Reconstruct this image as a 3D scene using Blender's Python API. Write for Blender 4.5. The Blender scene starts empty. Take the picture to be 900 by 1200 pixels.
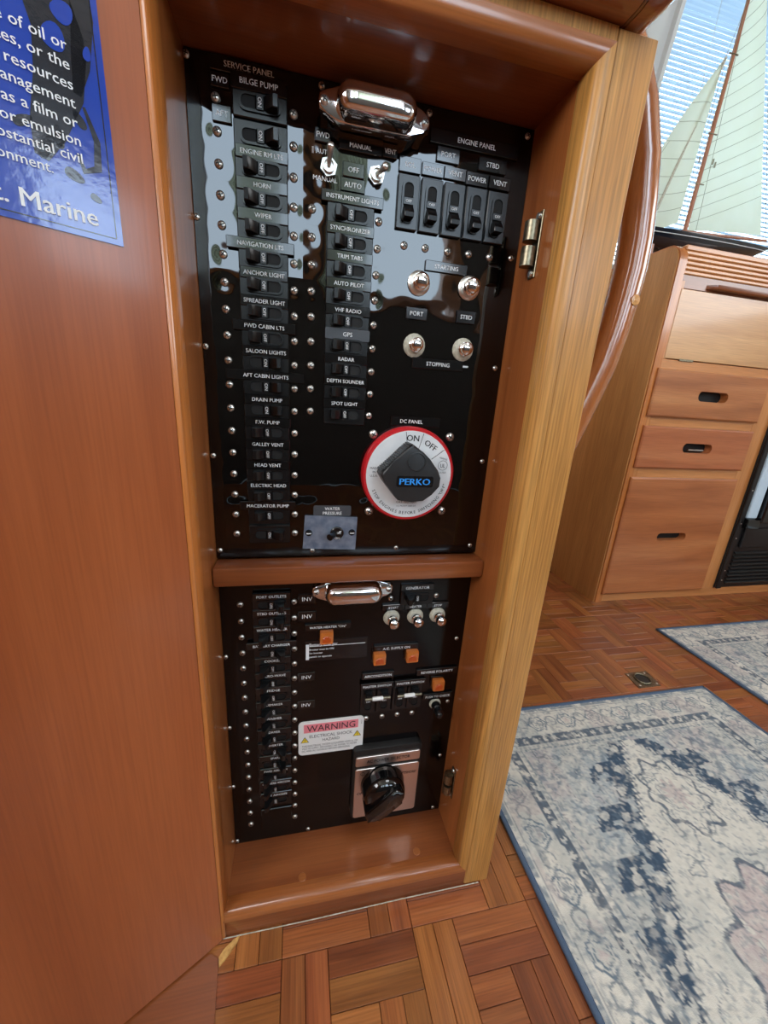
import bpy, bmesh, math, random
import numpy as np
from mathutils import Vector, Matrix, Euler
random.seed(7); PI = math.pi
S = bpy.context.scene
C = S.collection
FZ = -0.042          # floor height; z=0 is the bottom edge of the panels, y=0 their face, x=0 their left edge
W = 0.267            # panel width

# ------------------------------------------------------------------ camera
CAM = Vector((0.07931, -0.35847, 0.53721)); YAW, PITCH, ROLL = 0.22664, 0.29056, 0.06662
d = Vector((math.sin(YAW)*math.cos(PITCH), math.cos(YAW)*math.cos(PITCH), -math.sin(PITCH)))
r = Vector((math.cos(YAW), -math.sin(YAW), 0)); u = r.cross(d)
r2 = r*math.cos(ROLL)+u*math.sin(ROLL); u2 = u*math.cos(ROLL)-r*math.sin(ROLL)
cd = bpy.data.cameras.new('camera'); cam = bpy.data.objects.new('camera', cd); C.objects.link(cam)
cam.matrix_world = Matrix(((r2.x, u2.x, -d.x, CAM.x), (r2.y, u2.y, -d.y, CAM.y), (r2.z, u2.z, -d.z, CAM.z), (0, 0, 0, 1)))
cd.sensor_fit = 'VERTICAL'; cd.sensor_height = 36; cd.lens = 450.08/1200*36; cd.clip_start = .01
S.camera = cam

# ------------------------------------------------------------------ world, lights, exposure
w = bpy.data.worlds.new('sky'); S.world = w; w.use_nodes = True
nt = w.node_tree; bg = nt.nodes['Background']
tc = nt.nodes.new('ShaderNodeTexCoord'); sx = nt.nodes.new('ShaderNodeSeparateXYZ'); rp = nt.nodes.new('ShaderNodeValToRGB')
nt.links.new(tc.outputs['Generated'], sx.inputs[0]); nt.links.new(sx.outputs[2], rp.inputs[0]); nt.links.new(rp.outputs[0], bg.inputs[0])
rp.color_ramp.elements[0].position = 0; rp.color_ramp.elements[0].color = (.62, .82, .95, 1)
rp.color_ramp.elements[1].position = .8; rp.color_ramp.elements[1].color = (.35, .6, .95, 1)
bg.inputs[1].default_value = 2.0
def area(name, loc, rot, sx_, sy_, power, col=(1, 1, 1)):
    l = bpy.data.lights.new(name, 'AREA'); l.shape = 'RECTANGLE'; l.size = sx_; l.size_y = sy_; l.energy = power; l.color = col
    o = bpy.data.objects.new(name, l); C.objects.link(o); o.location = loc; o.rotation_euler = rot; return o
# daylight outside the two aft windows, outside the far window and above the ceiling hatch
area('daylight_aft_port', (-.16, -2.12, 1.50), (PI/2, 0, 0), .70, .85, 9, (.72, .86, 1))
area('daylight_aft_starboard', (.57, -2.12, 1.50), (PI/2, 0, 0), .82, .85, 11, (.72, .86, 1))
area('daylight_side', (1.95, 1.25, 1.55), (-PI/2, 0, 0), 2.0, 1.1, 26, (.8, .91, 1))
area('daylight_hatch', (.75, -.75, 2.02), (0, 0, 0), .6, .6, 6, (1, .93, .82))
area('daylight_port', (-1.24, -1.05, 1.38), (0, -PI/2, 0), .8, 1.0, 20, (1, .96, .9))
area('daylight_aft_far', (1.48, -2.12, 1.27), (PI/2, 0, 0), .68, .5, 5, (.72, .86, 1))
area('daylight_side_aft', (2.72, -.9, 1.5), (0, PI/2, 0), .8, 1.3, 15, (1, .97, .92))
S.view_settings.view_transform = 'Standard'; S.view_settings.look = 'None'; S.view_settings.gamma = 1
S.view_settings.use_curve_mapping = False; S.view_settings.exposure = 0.48

# ------------------------------------------------------------------ materials
def s2l(c):
    return tuple((x/255/12.92 if x/255 <= .04045 else ((x/255+.055)/1.055)**2.4) for x in c)+(1,)
def mat(name, col, rough=.5, metal=0, spec=.5, coat=0, trans=0, emit=None, bump=None, mott=None):
    m = bpy.data.materials.new(name); m.use_nodes = True; n = m.node_tree.nodes; L = m.node_tree.links
    b = n['Principled BSDF']; c = s2l(col)
    b.inputs['Base Color'].default_value = c; b.inputs['Roughness'].default_value = rough; b.inputs['Metallic'].default_value = metal
    b.inputs['Specular IOR Level'].default_value = spec; b.inputs['Coat Weight'].default_value = coat; b.inputs['Coat Roughness'].default_value = .08
    b.inputs['Transmission Weight'].default_value = trans
    t = n.new('ShaderNodeTexCoord')
    if mott:        # (scale, other colour, amount)
        no = n.new('ShaderNodeTexNoise'); no.inputs['Scale'].default_value = mott[0]; no.inputs['Detail'].default_value = 6
        mx = n.new('ShaderNodeMix'); mx.data_type = 'RGBA'; rr = n.new('ShaderNodeMapRange')
        rr.inputs[1].default_value = .35; rr.inputs[2].default_value = .65; rr.inputs[4].default_value = mott[2]
        L.new(t.outputs['Object'], no.inputs[0]); L.new(no.outputs[0], rr.inputs[0]); L.new(rr.outputs[0], mx.inputs[0])
        mx.inputs[6].default_value = c; mx.inputs[7].default_value = s2l(mott[1]); L.new(mx.outputs[2], b.inputs['Base Color'])
    if bump:        # (scale, strength, distance)
        no = n.new('ShaderNodeTexNoise'); no.inputs['Scale'].default_value = bump[0]; no.inputs['Detail'].default_value = 3 if bump[0] > 60 else .5
        bp = n.new('ShaderNodeBump'); bp.inputs['Strength'].default_value = bump[1]; bp.inputs['Distance'].default_value = bump[2]
        L.new(t.outputs['Object'], no.inputs[0]); L.new(no.outputs[0], bp.inputs['Height']); L.new(bp.outputs[0], b.inputs['Normal'])
        if coat: L.new(bp.outputs[0], b.inputs['Coat Normal'])
    return m
def wood(name, dark, mid, light, axis='Z', rough=.3, coat=.3, fig=1.0, vary=0.0, pores=.5, fine=1.0):
    m = bpy.data.materials.new(name); m.use_nodes = True; n = m.node_tree.nodes; L = m.node_tree.links
    b = n['Principled BSDF']; b.inputs['Roughness'].default_value = rough
    b.inputs['Coat Weight'].default_value = coat; b.inputs['Coat Roughness'].default_value = .12
    t = n.new('ShaderNodeTexCoord'); oi = n.new('ShaderNodeObjectInfo')
    def mp(al, cr):
        a = n.new('ShaderNodeMapping'); sc = {'X': (al, cr, cr), 'Y': (cr, al, cr), 'Z': (cr, cr, al)}[axis]
        a.inputs['Scale'].default_value = sc; L.new(t.outputs['Object'], a.inputs[0])
        if vary:
            ad = n.new('ShaderNodeVectorMath'); ad.operation = 'ADD'; ml = n.new('ShaderNodeMath'); ml.operation = 'MULTIPLY'; ml.inputs[1].default_value = 57
            L.new(oi.outputs['Random'], ml.inputs[0]); L.new(a.outputs[0], ad.inputs[0]); L.new(ml.outputs[0], ad.inputs[1]); return ad
        return a
    n1 = n.new('ShaderNodeTexNoise'); n1.inputs['Scale'].default_value = 1; n1.inputs['Detail'].default_value = 5; n1.inputs['Distortion'].default_value = .6
    L.new(mp(1.6*fig, 22*fig).outputs[0], n1.inputs[0])
    n2 = n.new('ShaderNodeTexNoise'); n2.inputs['Scale'].default_value = 1; n2.inputs['Detail'].default_value = 3
    L.new(mp(14, 620*fine).outputs[0], n2.inputs[0])
    cr = n.new('ShaderNodeValToRGB'); e = cr.color_ramp.elements
    e[0].position = .3; e[0].color = s2l(dark); e[1].position = .72; e[1].color = s2l(light); x = e.new(.5); x.color = s2l(mid)
    L.new(n1.outputs[0], cr.inputs[0])
    r3 = n.new('ShaderNodeMapRange'); r3.inputs[1].default_value = .3; r3.inputs[2].default_value = .62; r3.inputs[3].default_value = 1-.45*pores; r3.inputs[4].default_value = 1.04
    L.new(n2.outputs[0], r3.inputs[0])
    hs = n.new('ShaderNodeHueSaturation'); L.new(cr.outputs[0], hs.inputs['Color'])
    if vary:
        mv = n.new('ShaderNodeMapRange'); mv.inputs[3].default_value = 1-vary; mv.inputs[4].default_value = 1+vary; L.new(oi.outputs['Random'], mv.inputs[0])
        mm = n.new('ShaderNodeMath'); mm.operation = 'MULTIPLY'; L.new(mv.outputs[0], mm.inputs[0]); L.new(r3.outputs[0], mm.inputs[1]); L.new(mm.outputs[0], hs.inputs['Value'])
        mh = n.new('ShaderNodeMath'); mh.operation = 'MULTIPLY'; mh.inputs[1].default_value = 7.31; fr = n.new('ShaderNodeMath'); fr.operation = 'FRACT'
        m2 = n.new('ShaderNodeMapRange'); m2.inputs[3].default_value = .495; m2.inputs[4].default_value = .511
        L.new(oi.outputs['Random'], mh.inputs[0]); L.new(mh.outputs[0], fr.inputs[0]); L.new(fr.outputs[0], m2.inputs[0]); L.new(m2.outputs[0], hs.inputs['Hue'])
    else: L.new(r3.outputs[0], hs.inputs['Value'])
    L.new(hs.outputs[0], b.inputs['Base Color'])
    bp = n.new('ShaderNodeBump'); bp.inputs['Strength'].default_value = .35*pores; bp.inputs['Distance'].default_value = .0006
    L.new(n2.outputs[0], bp.inputs['Height']); L.new(bp.outputs[0], b.inputs['Normal'])
    return m
M = {}
M['post'] = wood('light teak, vertical grain', (166, 112, 54), (192, 137, 70), (210, 157, 88), 'Z', .38, .15, 1, pores=.9)
M['post_x'] = wood('light teak, grain across', (166, 112, 54), (192, 137, 70), (210, 157, 88), 'Z', .38, .15, 1, pores=.9)
M['lining'] = wood('reddish teak lining, vertical', (136, 74, 36), (160, 94, 48), (182, 112, 60), 'Z', .28, .5, 1, pores=.35)
M['lining_x_shaded'] = wood('reddish teak, grain along x', (104, 52, 26), (126, 68, 35), (146, 84, 46), 'X', .3, .4, 1, pores=.35)  # same teak as the lining, darkened: shade of the top reveal painted in
M['lining_x_shaded2'] = wood('teak sill moulding', (128, 70, 34), (154, 90, 46), (176, 110, 62), 'X', .3, .4, 1, pores=.4)
M['door'] = wood('mahogany door veneer', (138, 70, 36), (158, 85, 46), (172, 98, 57), 'Z', .3, .35, .5, pores=.25)
M['edge'] = wood('orange teak edging', (165, 95, 42), (190, 115, 55), (205, 130, 66), 'Z', .28, .5, 1, pores=.4)
M['edge_x'] = wood('orange teak edging, grain along x', (150, 88, 44), (176, 108, 58), (196, 128, 74), 'X', .28, .5, 1, pores=.4)
M['bull'] = wood('dark varnished teak', (104, 50, 22), (132, 70, 34), (156, 92, 50), 'X', .2, .8, 1, pores=.3)
M['bull_end'] = wood('dark varnished end grain', (74, 36, 18), (98, 52, 28), (124, 70, 40), 'Y', .2, .8, 1, pores=.3)
M['hand'] = wood('varnished laminated teak', (140, 76, 34), (168, 98, 50), (190, 120, 66), 'Z', .16, .9, .8, pores=.3)
M['plug'] = wood('pale wood plug', (190, 130, 60), (210, 150, 80), (220, 165, 95), 'X', .3, .5, 2)
M['side'] = wood('cabinet side veneer', (172, 118, 66), (190, 136, 80), (204, 150, 94), 'Z', .35, .25, 1, pores=.5)
M['frame'] = wood('teak face frame', (176, 110, 58), (196, 130, 74), (210, 146, 90), 'X', .32, .35, 1, pores=.4)
M['frame_z'] = wood('teak face frame upright', (176, 110, 58), (196, 130, 74), (210, 146, 90), 'Z', .32, .35, 1, pores=.4)
M['drawer'] = wood('reddish drawer front', (150, 84, 46), (174, 102, 58), (192, 124, 76), 'X', .35, .3, .9, vary=.04, pores=.4)
M['lid'] = wood('pale teak flap', (184, 132, 84), (200, 150, 100), (212, 164, 114), 'X', .3, .4, .8, pores=.35)
M['parquet'] = wood('teak parquet', (124, 66, 34), (146, 82, 44), (164, 98, 54), 'X', .38, .18, 2.2, vary=.2, pores=.7)
M['sub'] = mat('dark joint bed', (52, 26, 14), .8)
M['raw'] = wood('pale raw wood', (186, 130, 76), (206, 150, 92), (220, 168, 110), 'Y', .6, 0, 2)
M['panel'] = mat('black gloss acrylic', (5, 4, 4), .03, spec=.6, coat=0)
M['panel_low'] = mat('dark brown gloss laminate', (9, 5, 4), .14, spec=.3, bump=(30, .12, .002))
M['plate'] = mat('engraved black plate', (12, 12, 13), .12, spec=.6, bump=(120, .08, .0004))
M['plate_grey'] = mat('grey tape', (62, 65, 70), .45)
M['body'] = mat('black breaker plastic', (15, 15, 16), .27, spec=.45)
M['lever'] = mat('black lever plastic', (14, 14, 15), .3, spec=.5)
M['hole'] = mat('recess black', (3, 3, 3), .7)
M['white'] = mat('white print', (228, 230, 232), .5)
M['chrome'] = mat('chrome', (225, 225, 228), .09, 1, bump=(60, .05, .0008))
M['nickel'] = mat('satin nickel', (222, 220, 214), .34, 1)
M['brass'] = mat('tarnished plated brass', (150, 140, 118), .38, 1, mott=(300, (100, 95, 80), .8))
M['slot'] = mat('screw slot shadow metal', (40, 36, 32), .6)
M['cream'] = mat('aged cream bushing', (196, 192, 176), .5, mott=(250, (150, 146, 126), .8))
M['amber'] = mat('amber lens', (255, 146, 66), .1, trans=.55, coat=.5)
M['amber_dark'] = mat('deep amber core', (176, 72, 22), .15, coat=.5)
M['red'] = mat('red ring', (190, 28, 36), .35, coat=.3)
M['dial'] = mat('white dial face', (222, 224, 226), .4, mott=(60, (196, 200, 204), .5))
M['ink'] = mat('black ink', (26, 26, 28), .6)
M['knob'] = mat('charcoal knob', (34, 36, 38), .42)
M['blue'] = mat('blue lettering', (40, 140, 225), .5)
M['galv'] = mat('brushed aluminium plate', (150, 166, 188), .42, .7, mott=(120, (104, 124, 150), .8))
M['alu'] = mat('silver plate with painted pink reflection', (222, 204, 194), .32, 1)  # silver metal; the pink of the wood it reflects is put into the colour
M['gloss'] = mat('glossy black bakelite', (8, 8, 9), .07, spec=.7)
M['base'] = mat('matt black base', (20, 20, 20), .5)
M['paper'] = mat('white vinyl', (226, 226, 224), .45)
M['pink'] = mat('pink warning band', (226, 130, 140), .5)
M['yellow'] = mat('yellow triangle', (236, 206, 60), .5)
M['hullwhite'] = mat('white headliner', (214, 208, 196), .7)
M['trimw'] = mat('white window lining', (206, 208, 208), .5)
M['sail'] = mat('pale sailcloth', (232, 236, 224), .8, mott=(14, (222, 226, 206), .6))
M['seam'] = mat('sail seam thread', (150, 150, 128), .8)
M['spar'] = wood('model spar wood', (140, 84, 56), (160, 100, 70), (176, 118, 86), 'Z', .4, .2, 4)
M['navy'] = mat('black hull paint', (16, 22, 32), .15, coat=.5)
M['waterline'] = mat('pale hull line', (200, 206, 210), .4)
M['silver'] = mat('polished metal', (200, 202, 206), .2, 1)
M['appl'] = mat('black appliance enamel', (18, 19, 21), .3)
M['appl_white'] = mat('pale door edge', (196, 214, 228), .35)
M['bind'] = mat('blue rug binding', (74, 92, 116), .9, bump=(700, .5, .001))
M['glass'] = mat('window glass', (240, 248, 250), .02, trans=1)
M['filler'] = mat('yellow filler', (214, 170, 100), .6, mott=(200, (150, 100, 50), .6))
M['dwood'] = wood('dark brown board', (70, 34, 16), (88, 44, 22), (104, 56, 30), 'X', .3, .4)
M['grey_vinyl'] = mat('grey vinyl wall lining', (92, 89, 84), .6)
M['curtain'] = mat('beige green curtain', (150, 152, 128), .9)
# translucent white slats; bluish shade of the undersides is put into the colour
m = mat('blind slat with painted blue shade', (168, 190, 210), .45); M['slat'] = m
n = m.node_tree.nodes; L = m.node_tree.links; tr = n.new('ShaderNodeBsdfTranslucent'); tr.inputs[0].default_value = s2l((196, 224, 246))
mx = n.new('ShaderNodeMixShader'); mx.inputs[0].default_value = .10; L.new(n['Principled BSDF'].outputs[0], mx.inputs[1]); L.new(tr.outputs[0], mx.inputs[2]); L.new(mx.outputs[0], n['Material Output'].inputs[0])
m = M['sail']; n = m.node_tree.nodes; L = m.node_tree.links; tr = n.new('ShaderNodeBsdfTranslucent'); tr.inputs[0].default_value = s2l((240, 244, 232))
mx = n.new('ShaderNodeMixShader'); mx.inputs[0].default_value = .45; L.new(n['Principled BSDF'].outputs[0], mx.inputs[1]); L.new(tr.outputs[0], mx.inputs[2]); L.new(mx.outputs[0], n['Material Output'].inputs[0])
# acrylic sheet drawn in round every screw of the breaker columns, and gently wavy between them
m = M['panel']; n = m.node_tree.nodes; L = m.node_tree.links; b = n['Principled BSDF']
def mth(op, a, c=None, d_=None):
    q = n.new('ShaderNodeMath'); q.operation = op
    for i_, v_ in enumerate((a, c, d_)):
        if v_ is None: continue
        if isinstance(v_, (int, float)): q.inputs[i_].default_value = v_
        else: L.new(v_, q.inputs[i_])
    return q.outputs[0]
t = n.new('ShaderNodeTexCoord'); sp = n.new('ShaderNodeSeparateXYZ'); L.new(t.outputs['Object'], sp.inputs[0])
wx = mth('ADD', sp.outputs[0], W/2); wz = mth('ADD', sp.outputs[2], .56)
dxm = None
for xx in (.0222, .0750, .0888, .1415):
    q = mth('ABSOLUTE', mth('SUBTRACT', wx, xx)); dxm = q if dxm is None else mth('MINIMUM', dxm, q)
dz_ = mth('PINGPONG', mth('ADD', mth('SUBTRACT', wz, .7289), .19*3), .0095)
rr_ = mth('SQRT', mth('ADD', mth('MULTIPLY', dxm, dxm), mth('MULTIPLY', dz_, dz_)))
dip = mth('MULTIPLY', mth('EXPONENT', mth('MULTIPLY', mth('POWER', mth('DIVIDE', rr_, .0075), 2.0), -1.0)), -.00019)
n1_ = n.new('ShaderNodeTexNoise'); n1_.inputs['Scale'].default_value = 20; n1_.inputs['Detail'].default_value = 1.5; L.new(t.outputs['Object'], n1_.inputs[0])
hgt = mth('ADD', dip, mth('MULTIPLY', n1_.outputs[0], .0011))
bp = n.new('ShaderNodeBump'); bp.inputs['Strength'].default_value = 1; bp.inputs['Distance'].default_value = 1; L.new(hgt, bp.inputs['Height']); L.new(bp.outputs[0], b.inputs['Normal'])
m = M['curtain']; n = m.node_tree.nodes; L = m.node_tree.links; tr = n.new('ShaderNodeBsdfTranslucent'); tr.inputs[0].default_value = s2l((184, 188, 160))
mx = n.new('ShaderNodeMixShader'); mx.inputs[0].default_value = .85; L.new(n['Principled BSDF'].outputs[0], mx.inputs[1]); L.new(tr.outputs[0], mx.inputs[2]); L.new(mx.outputs[0], n['Material Output'].inputs[0])
# vertex-coloured rug
m = mat('printed rug pile', (200, 200, 200), .95, spec=.1, bump=(900, .5, .0012)); M['rug'] = m
n = m.node_tree.nodes; va = n.new('ShaderNodeVertexColor'); va.layer_name = 'Col'; m.node_tree.links.new(va.outputs[0], n['Principled BSDF'].inputs['Base Color'])
# blue placard with a damask print
m = mat('blue vinyl placard', (24, 62, 165), .16, spec=.6, coat=.6, bump=(160, .18, .0006)); M['placard'] = m
n = m.node_tree.nodes; L = m.node_tree.links; t = n['Texture Coordinate'] if 'Texture Coordinate' in n else n.new('ShaderNodeTexCoord')

# ------------------------------------------------------------------ mesh helpers
LOC = {}
def wloc(o): return LOC.get(o.name, Vector((0, 0, 0)))
def thing(name, label, cat, loc=(0, 0, 0), group=None):
    o = bpy.data.objects.new(name, None); C.objects.link(o); o.empty_display_size = .02; o.location = loc
    o['label'] = label; o['category'] = cat
    if group: o['group'] = group
    LOC[o.name] = Vector(loc); return o
def tag(o, label=None, cat=None, group=None, kind=None):
    for k, v in (('label', label), ('category', cat), ('group', group), ('kind', kind)):
        if v: o[k] = v
    return o
def mesh(name, bm, mats, smooth=False):
    me = bpy.data.meshes.new(name); bmesh.ops.recalc_face_normals(bm, faces=bm.faces); bm.to_mesh(me); bm.free()
    for q in (mats if isinstance(mats, (list, tuple)) else [mats]): me.materials.append(M[q] if isinstance(q, str) else q)
    if smooth:
        for p in me.polygons: p.use_smooth = True
        try: me.set_sharp_from_angle(angle=math.radians(smooth if smooth > 1 else 40))
        except Exception: pass
    return me
def inst(name, me, parent=None, loc=(0, 0, 0), rot=None):
    """me is modelled round its own origin; loc is in world axes"""
    o = bpy.data.objects.new(name, me); C.objects.link(o); L_ = Vector(loc); LOC[o.name] = L_
    if parent: o.parent = parent; o.location = L_-wloc(parent)
    else: o.location = L_
    if rot: o.rotation_euler = rot
    return o
def part(name, bm, mats, parent=None, loc=(0, 0, 0), smooth=False, label=None):
    """bm is in world coordinates; its origin is moved to loc"""
    bm.transform(Matrix.Translation(-Vector(loc)))
    o = inst(name, mesh(name, bm, mats, smooth), parent, loc)
    if label: o['label'] = label
    return o
def BM(): return bmesh.new()
def box(bm, x0, x1, y0, y1, z0, z1, bev=0, seg=1, T=None, mi=0):
    g = bmesh.ops.create_cube(bm, size=1); v = g['verts']
    for q in v: q.co = Vector((x0+(q.co.x+.5)*(x1-x0), y0+(q.co.y+.5)*(y1-y0), z0+(q.co.z+.5)*(z1-z0)))
    fs = list({f for q in v for f in q.link_faces})
    for f in fs: f.material_index = mi
    if bev:
        es = list({e for q in v for e in q.link_edges}); rr = bmesh.ops.bevel(bm, geom=es, offset=bev, segments=seg, affect='EDGES', profile=.5, clamp_overlap=True); v = list({q for f in rr['faces'] for q in f.verts} | {q for q in v if q.is_valid})
    if T: bmesh.ops.transform(bm, matrix=T, verts=v)
    return v
def prism(bm, pts, f0, f1, ax='y', mi=0, bev=0, seg=2, T=None):
    """polygon extruded along an axis: ax y -> pts (x,z); ax x -> pts (y,z); ax z -> pts (x,y)"""
    def P(p, h): return {'y': (p[0], h, p[1]), 'x': (h, p[0], p[1]), 'z': (p[0], p[1], h)}[ax]
    a = [bm.verts.new(P(p, f0)) for p in pts]; b = [bm.verts.new(P(p, f1)) for p in pts]; k = len(pts)
    fa = bm.faces.new(a); fb = bm.faces.new(b[::-1]); fs = [fa, fb]
    for i in range(k): fs.append(bm.faces.new((a[i], b[i], b[(i+1) % k], a[(i+1) % k])))
    for f in fs: f.material_index = mi
    v = a+b
    if bev:
        rr = bmesh.ops.bevel(bm, geom=list(fa.edges), offset=bev, segments=seg, affect='EDGES', profile=.5, clamp_overlap=True)
        v = list({q for f in rr['faces'] for q in f.verts} | {q for q in v if q.is_valid})
    if T: bmesh.ops.transform(bm, matrix=T, verts=v)
    return v
def lathe(bm, prof, c=(0, 0, 0), n=16, ax='y', mi=0, T=None):
    """prof: (radius, height along -axis for y so that it sticks out of the panel)"""
    rings = []; vs = []
    for rr, h in prof:
        ring = []
        if rr < 1e-6: k = 1
        else: k = n
        for i in range(k):
            a = 2*PI*i/n
            if ax == 'y': p = (c[0]+rr*math.cos(a), c[1]-h, c[2]+rr*math.sin(a))
            elif ax == 'x': p = (c[0]+h, c[1]+rr*math.cos(a), c[2]+rr*math.sin(a))
            else: p = (c[0]+rr*math.cos(a), c[1]+rr*math.sin(a), c[2]+h)
            ring.append(bm.verts.new(p))
        rings.append(ring); vs += ring
    def F(vv):
        try: f = bm.faces.new(vv); f.material_index = mi
        except ValueError: pass
    for A, B in zip(rings, rings[1:]):
        if len(A) == 1 and len(B) == 1: continue
        for i in range(n):
            j = (i+1) % n
            if len(A) == 1: F((A[0], B[i], B[j]))
            elif len(B) == 1: F((A[i], B[0], A[j]))
            else: F((A[i], B[i], B[j], A[j]))
    if len(rings[0]) > 1: F(rings[0][::-1])
    if len(rings[-1]) > 1: F(rings[-1])
    if T: bmesh.ops.transform(bm, matrix=T, verts=vs)
    return vs
def tube(bm, pts, rad, n=8, mi=0, flat=None):
    pts = [Vector(p) for p in pts]; rings = []
    for i, p in enumerate(pts):
        t = (pts[min(i+1, len(pts)-1)]-pts[max(i-1, 0)]).normalized()
        ref = Vector((0, 1, 0)) if abs(t.y) < .9 else Vector((0, 0, 1))
        a = t.cross(ref).normalized(); b = a.cross(t).normalized(); R = rad[i] if isinstance(rad, (list, tuple)) else rad
        ra, rb = (R, R) if flat is None else (R, R*flat)
        ring = []
        for k in range(n):
            q = 2*PI*k/n; cs, sn = math.cos(q), math.sin(q)
            if flat: e = .75; cs = math.copysign(abs(cs)**e, cs); sn = math.copysign(abs(sn)**e, sn)
            ring.append(bm.verts.new(p+a*ra*cs+b*rb*sn))
        rings.append(ring)
    for A, B in zip(rings, rings[1:]):
        for i in range(n):
            f = bm.faces.new((A[i], B[i], B[(i+1) % n], A[(i+1) % n])); f.material_index = mi
    bm.faces.new(rings[0][::-1]).material_index = mi; bm.faces.new(rings[-1]).material_index = mi
def rrect(x0, x1, z0, z1, rad, k=4):
    P = []
    for cx, cz, a0 in ((x1-rad, z1-rad, 0), (x0+rad, z1-rad, 90), (x0+rad, z0+rad, 180), (x1-rad, z0+rad, 270)):
        for i in range(k+1):
            a = math.radians(a0+90*i/k); P.append((cx+rad*math.cos(a), cz+rad*math.sin(a)))
    return P
_tc = {}
def textdata(s, bold=0):
    key = (s, bold)
    if key in _tc: return _tc[key]
    cu = bpy.data.curves.new('t', 'FONT'); cu.body = s; cu.resolution_u = 2; cu.offset = bold; cu.size = 1
    o = bpy.data.objects.new('t', cu); C.objects.link(o); dg = bpy.context.evaluated_depsgraph_get()
    me = bpy.data.meshes.new_from_object(o.evaluated_get(dg)); V = [tuple(v.co) for v in me.vertices]; F = [tuple(p.vertices) for p in me.polygons]
    bpy.data.objects.remove(o); bpy.data.curves.remove(cu); bpy.data.meshes.remove(me); _tc[key] = (V, F); return _tc[key]
def text(bm, s, cx, cz, h, wmax=None, y=0, rot=0, mi=0, bold=0, align='c', stretch=None, T=None):
    """flat print on a plane of constant y, facing -y; h = capital height"""
    if bold:        # heavier strokes: two overlapping passes, a hair apart
        o_ = bold*h*.9
        for k_ in (-1, 1): text(bm, s, cx+k_*o_*math.cos(rot), cz+k_*o_*math.sin(rot), h, wmax, y+.00002*k_, rot, mi, 0, align, stretch, T)
        return
    V, F = textdata(s, 0); xs = [v[0] for v in V]; x0, x1 = min(xs), max(xs); sc = h/.70; sx = sc
    if wmax and (x1-x0)*sc > wmax: sx = wmax/(x1-x0)
    if stretch: sx = stretch/(x1-x0)
    mx_ = (x0+x1)/2 if align == 'c' else (x0 if align == 'l' else x1)
    ca, sa = math.cos(rot), math.sin(rot); vs = []
    for v in V:
        a = (v[0]-mx_)*sx; b = (v[1]-.35)*sc; vs.append(bm.verts.new((cx+a*ca-b*sa, y, cz+a*sa+b*ca)))
    for f in F:
        try: bm.faces.new([vs[i] for i in f]).material_index = mi
        except ValueError: pass
    if T: bmesh.ops.transform(bm, matrix=T, verts=vs)

# ------------------------------------------------------------------ room shell
def struct(name, bm, m_, smooth=False, loc=(0, 0, 0)):
    o = part(name, bm, m_, None, loc, smooth); o['kind'] = 'structure'; return o
RX0, RX1, RY0, RY1, RZ = -1.1, 2.6, -2.0, .98, 1.95
bm = BM(); box(bm, RX0, RX1, RY0, RY1, FZ-.03, FZ-.003); floor = struct('floor', bm, 'sub')
def wall_open(bm, ax, c0, c1, a0, a1, z0, z1, holes):
    """wall slab with rectangular openings (a0,a1,z0,z1) sorted along a"""
    def B(p, q, r_, s_):
        if q-p < 1e-4 or s_-r_ < 1e-4: return
        if ax == 'y': box(bm, p, q, c0, c1, r_, s_)
        else: box(bm, c0, c1, p, q, r_, s_)
    cur = a0
    for h in holes:
        B(cur, h[0], z0, z1); B(h[0], h[1], z0, h[2]); B(h[0], h[1], h[3], z1); cur = h[1]
    B(cur, a1, z0, z1)
bm = BM(); wall_open(bm, 'y', RY0-.05, RY0, RX0, RX1, FZ, RZ, [(-.44, .12, 1.10, 1.90), (.22, .92, 1.05, 1.90), (1.15, 1.80, 1.02, 1.50)]); struct('wall_back', bm, 'grey_vinyl')
bm = BM(); wall_open(bm, 'y', RY1, RY1+.05, RX0, RX1, FZ, RZ, [(1.0, 2.5, 1.0, 1.88)]); struct('wall_front', bm, 'trimw')
bm = BM(); wall_open(bm, 'x', RX1, RX1+.05, RY0, RY1, FZ, RZ, [(-1.5, -.3, 1.1, 1.85)]); struct('wall_right', bm, 'hullwhite')
bm = BM(); wall_open(bm, 'x', RX0-.05, RX0, RY0, RY1, FZ, RZ, [(-1.55, -.55, 1.0, 1.76)]); struct('wall_left', bm, 'lining')
bm = BM()
for a in ((RX0, .45, RY0, RY1), (1.05, RX1, RY0, RY1), (.45, 1.05, RY0, -1.05), (.45, 1.05, -.45, RY1)): box(bm, a[0], a[1], a[2], a[3], RZ, RZ+.04)
struct('ceiling', bm, 'hullwhite')
for i, (ax, a0, a1, z0, z1, c) in enumerate((('y', -.44, .12, 1.10, 1.9, RY0), ('y', .22, .92, 1.05, 1.9, RY0), ('x', -1.5, -.3, 1.1, 1.85, RX1), ('y', 1.15, 1.80, 1.02, 1.5, RY0), ('x', -1.55, -.55, 1.0, 1.76, RX0-.038))):
    bm = BM()
    def fr(p, q, r_, s_):
        if ax == 'y': box(bm, p, q, c-.05, c+.012, r_, s_, .003)
        else: box(bm, c-.012, c+.05, p, q, r_, s_, .003)
    fr(a0-.03, a0+.015, z0-.03, z1+.03); fr(a1-.015, a1+.03, z0-.03, z1+.03); fr(a0, a1, z0-.03, z0+.015); fr(a0, a1, z1-.015, z1+.03)
    struct('window_%d' % (i+2), bm, 'frame')

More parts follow.
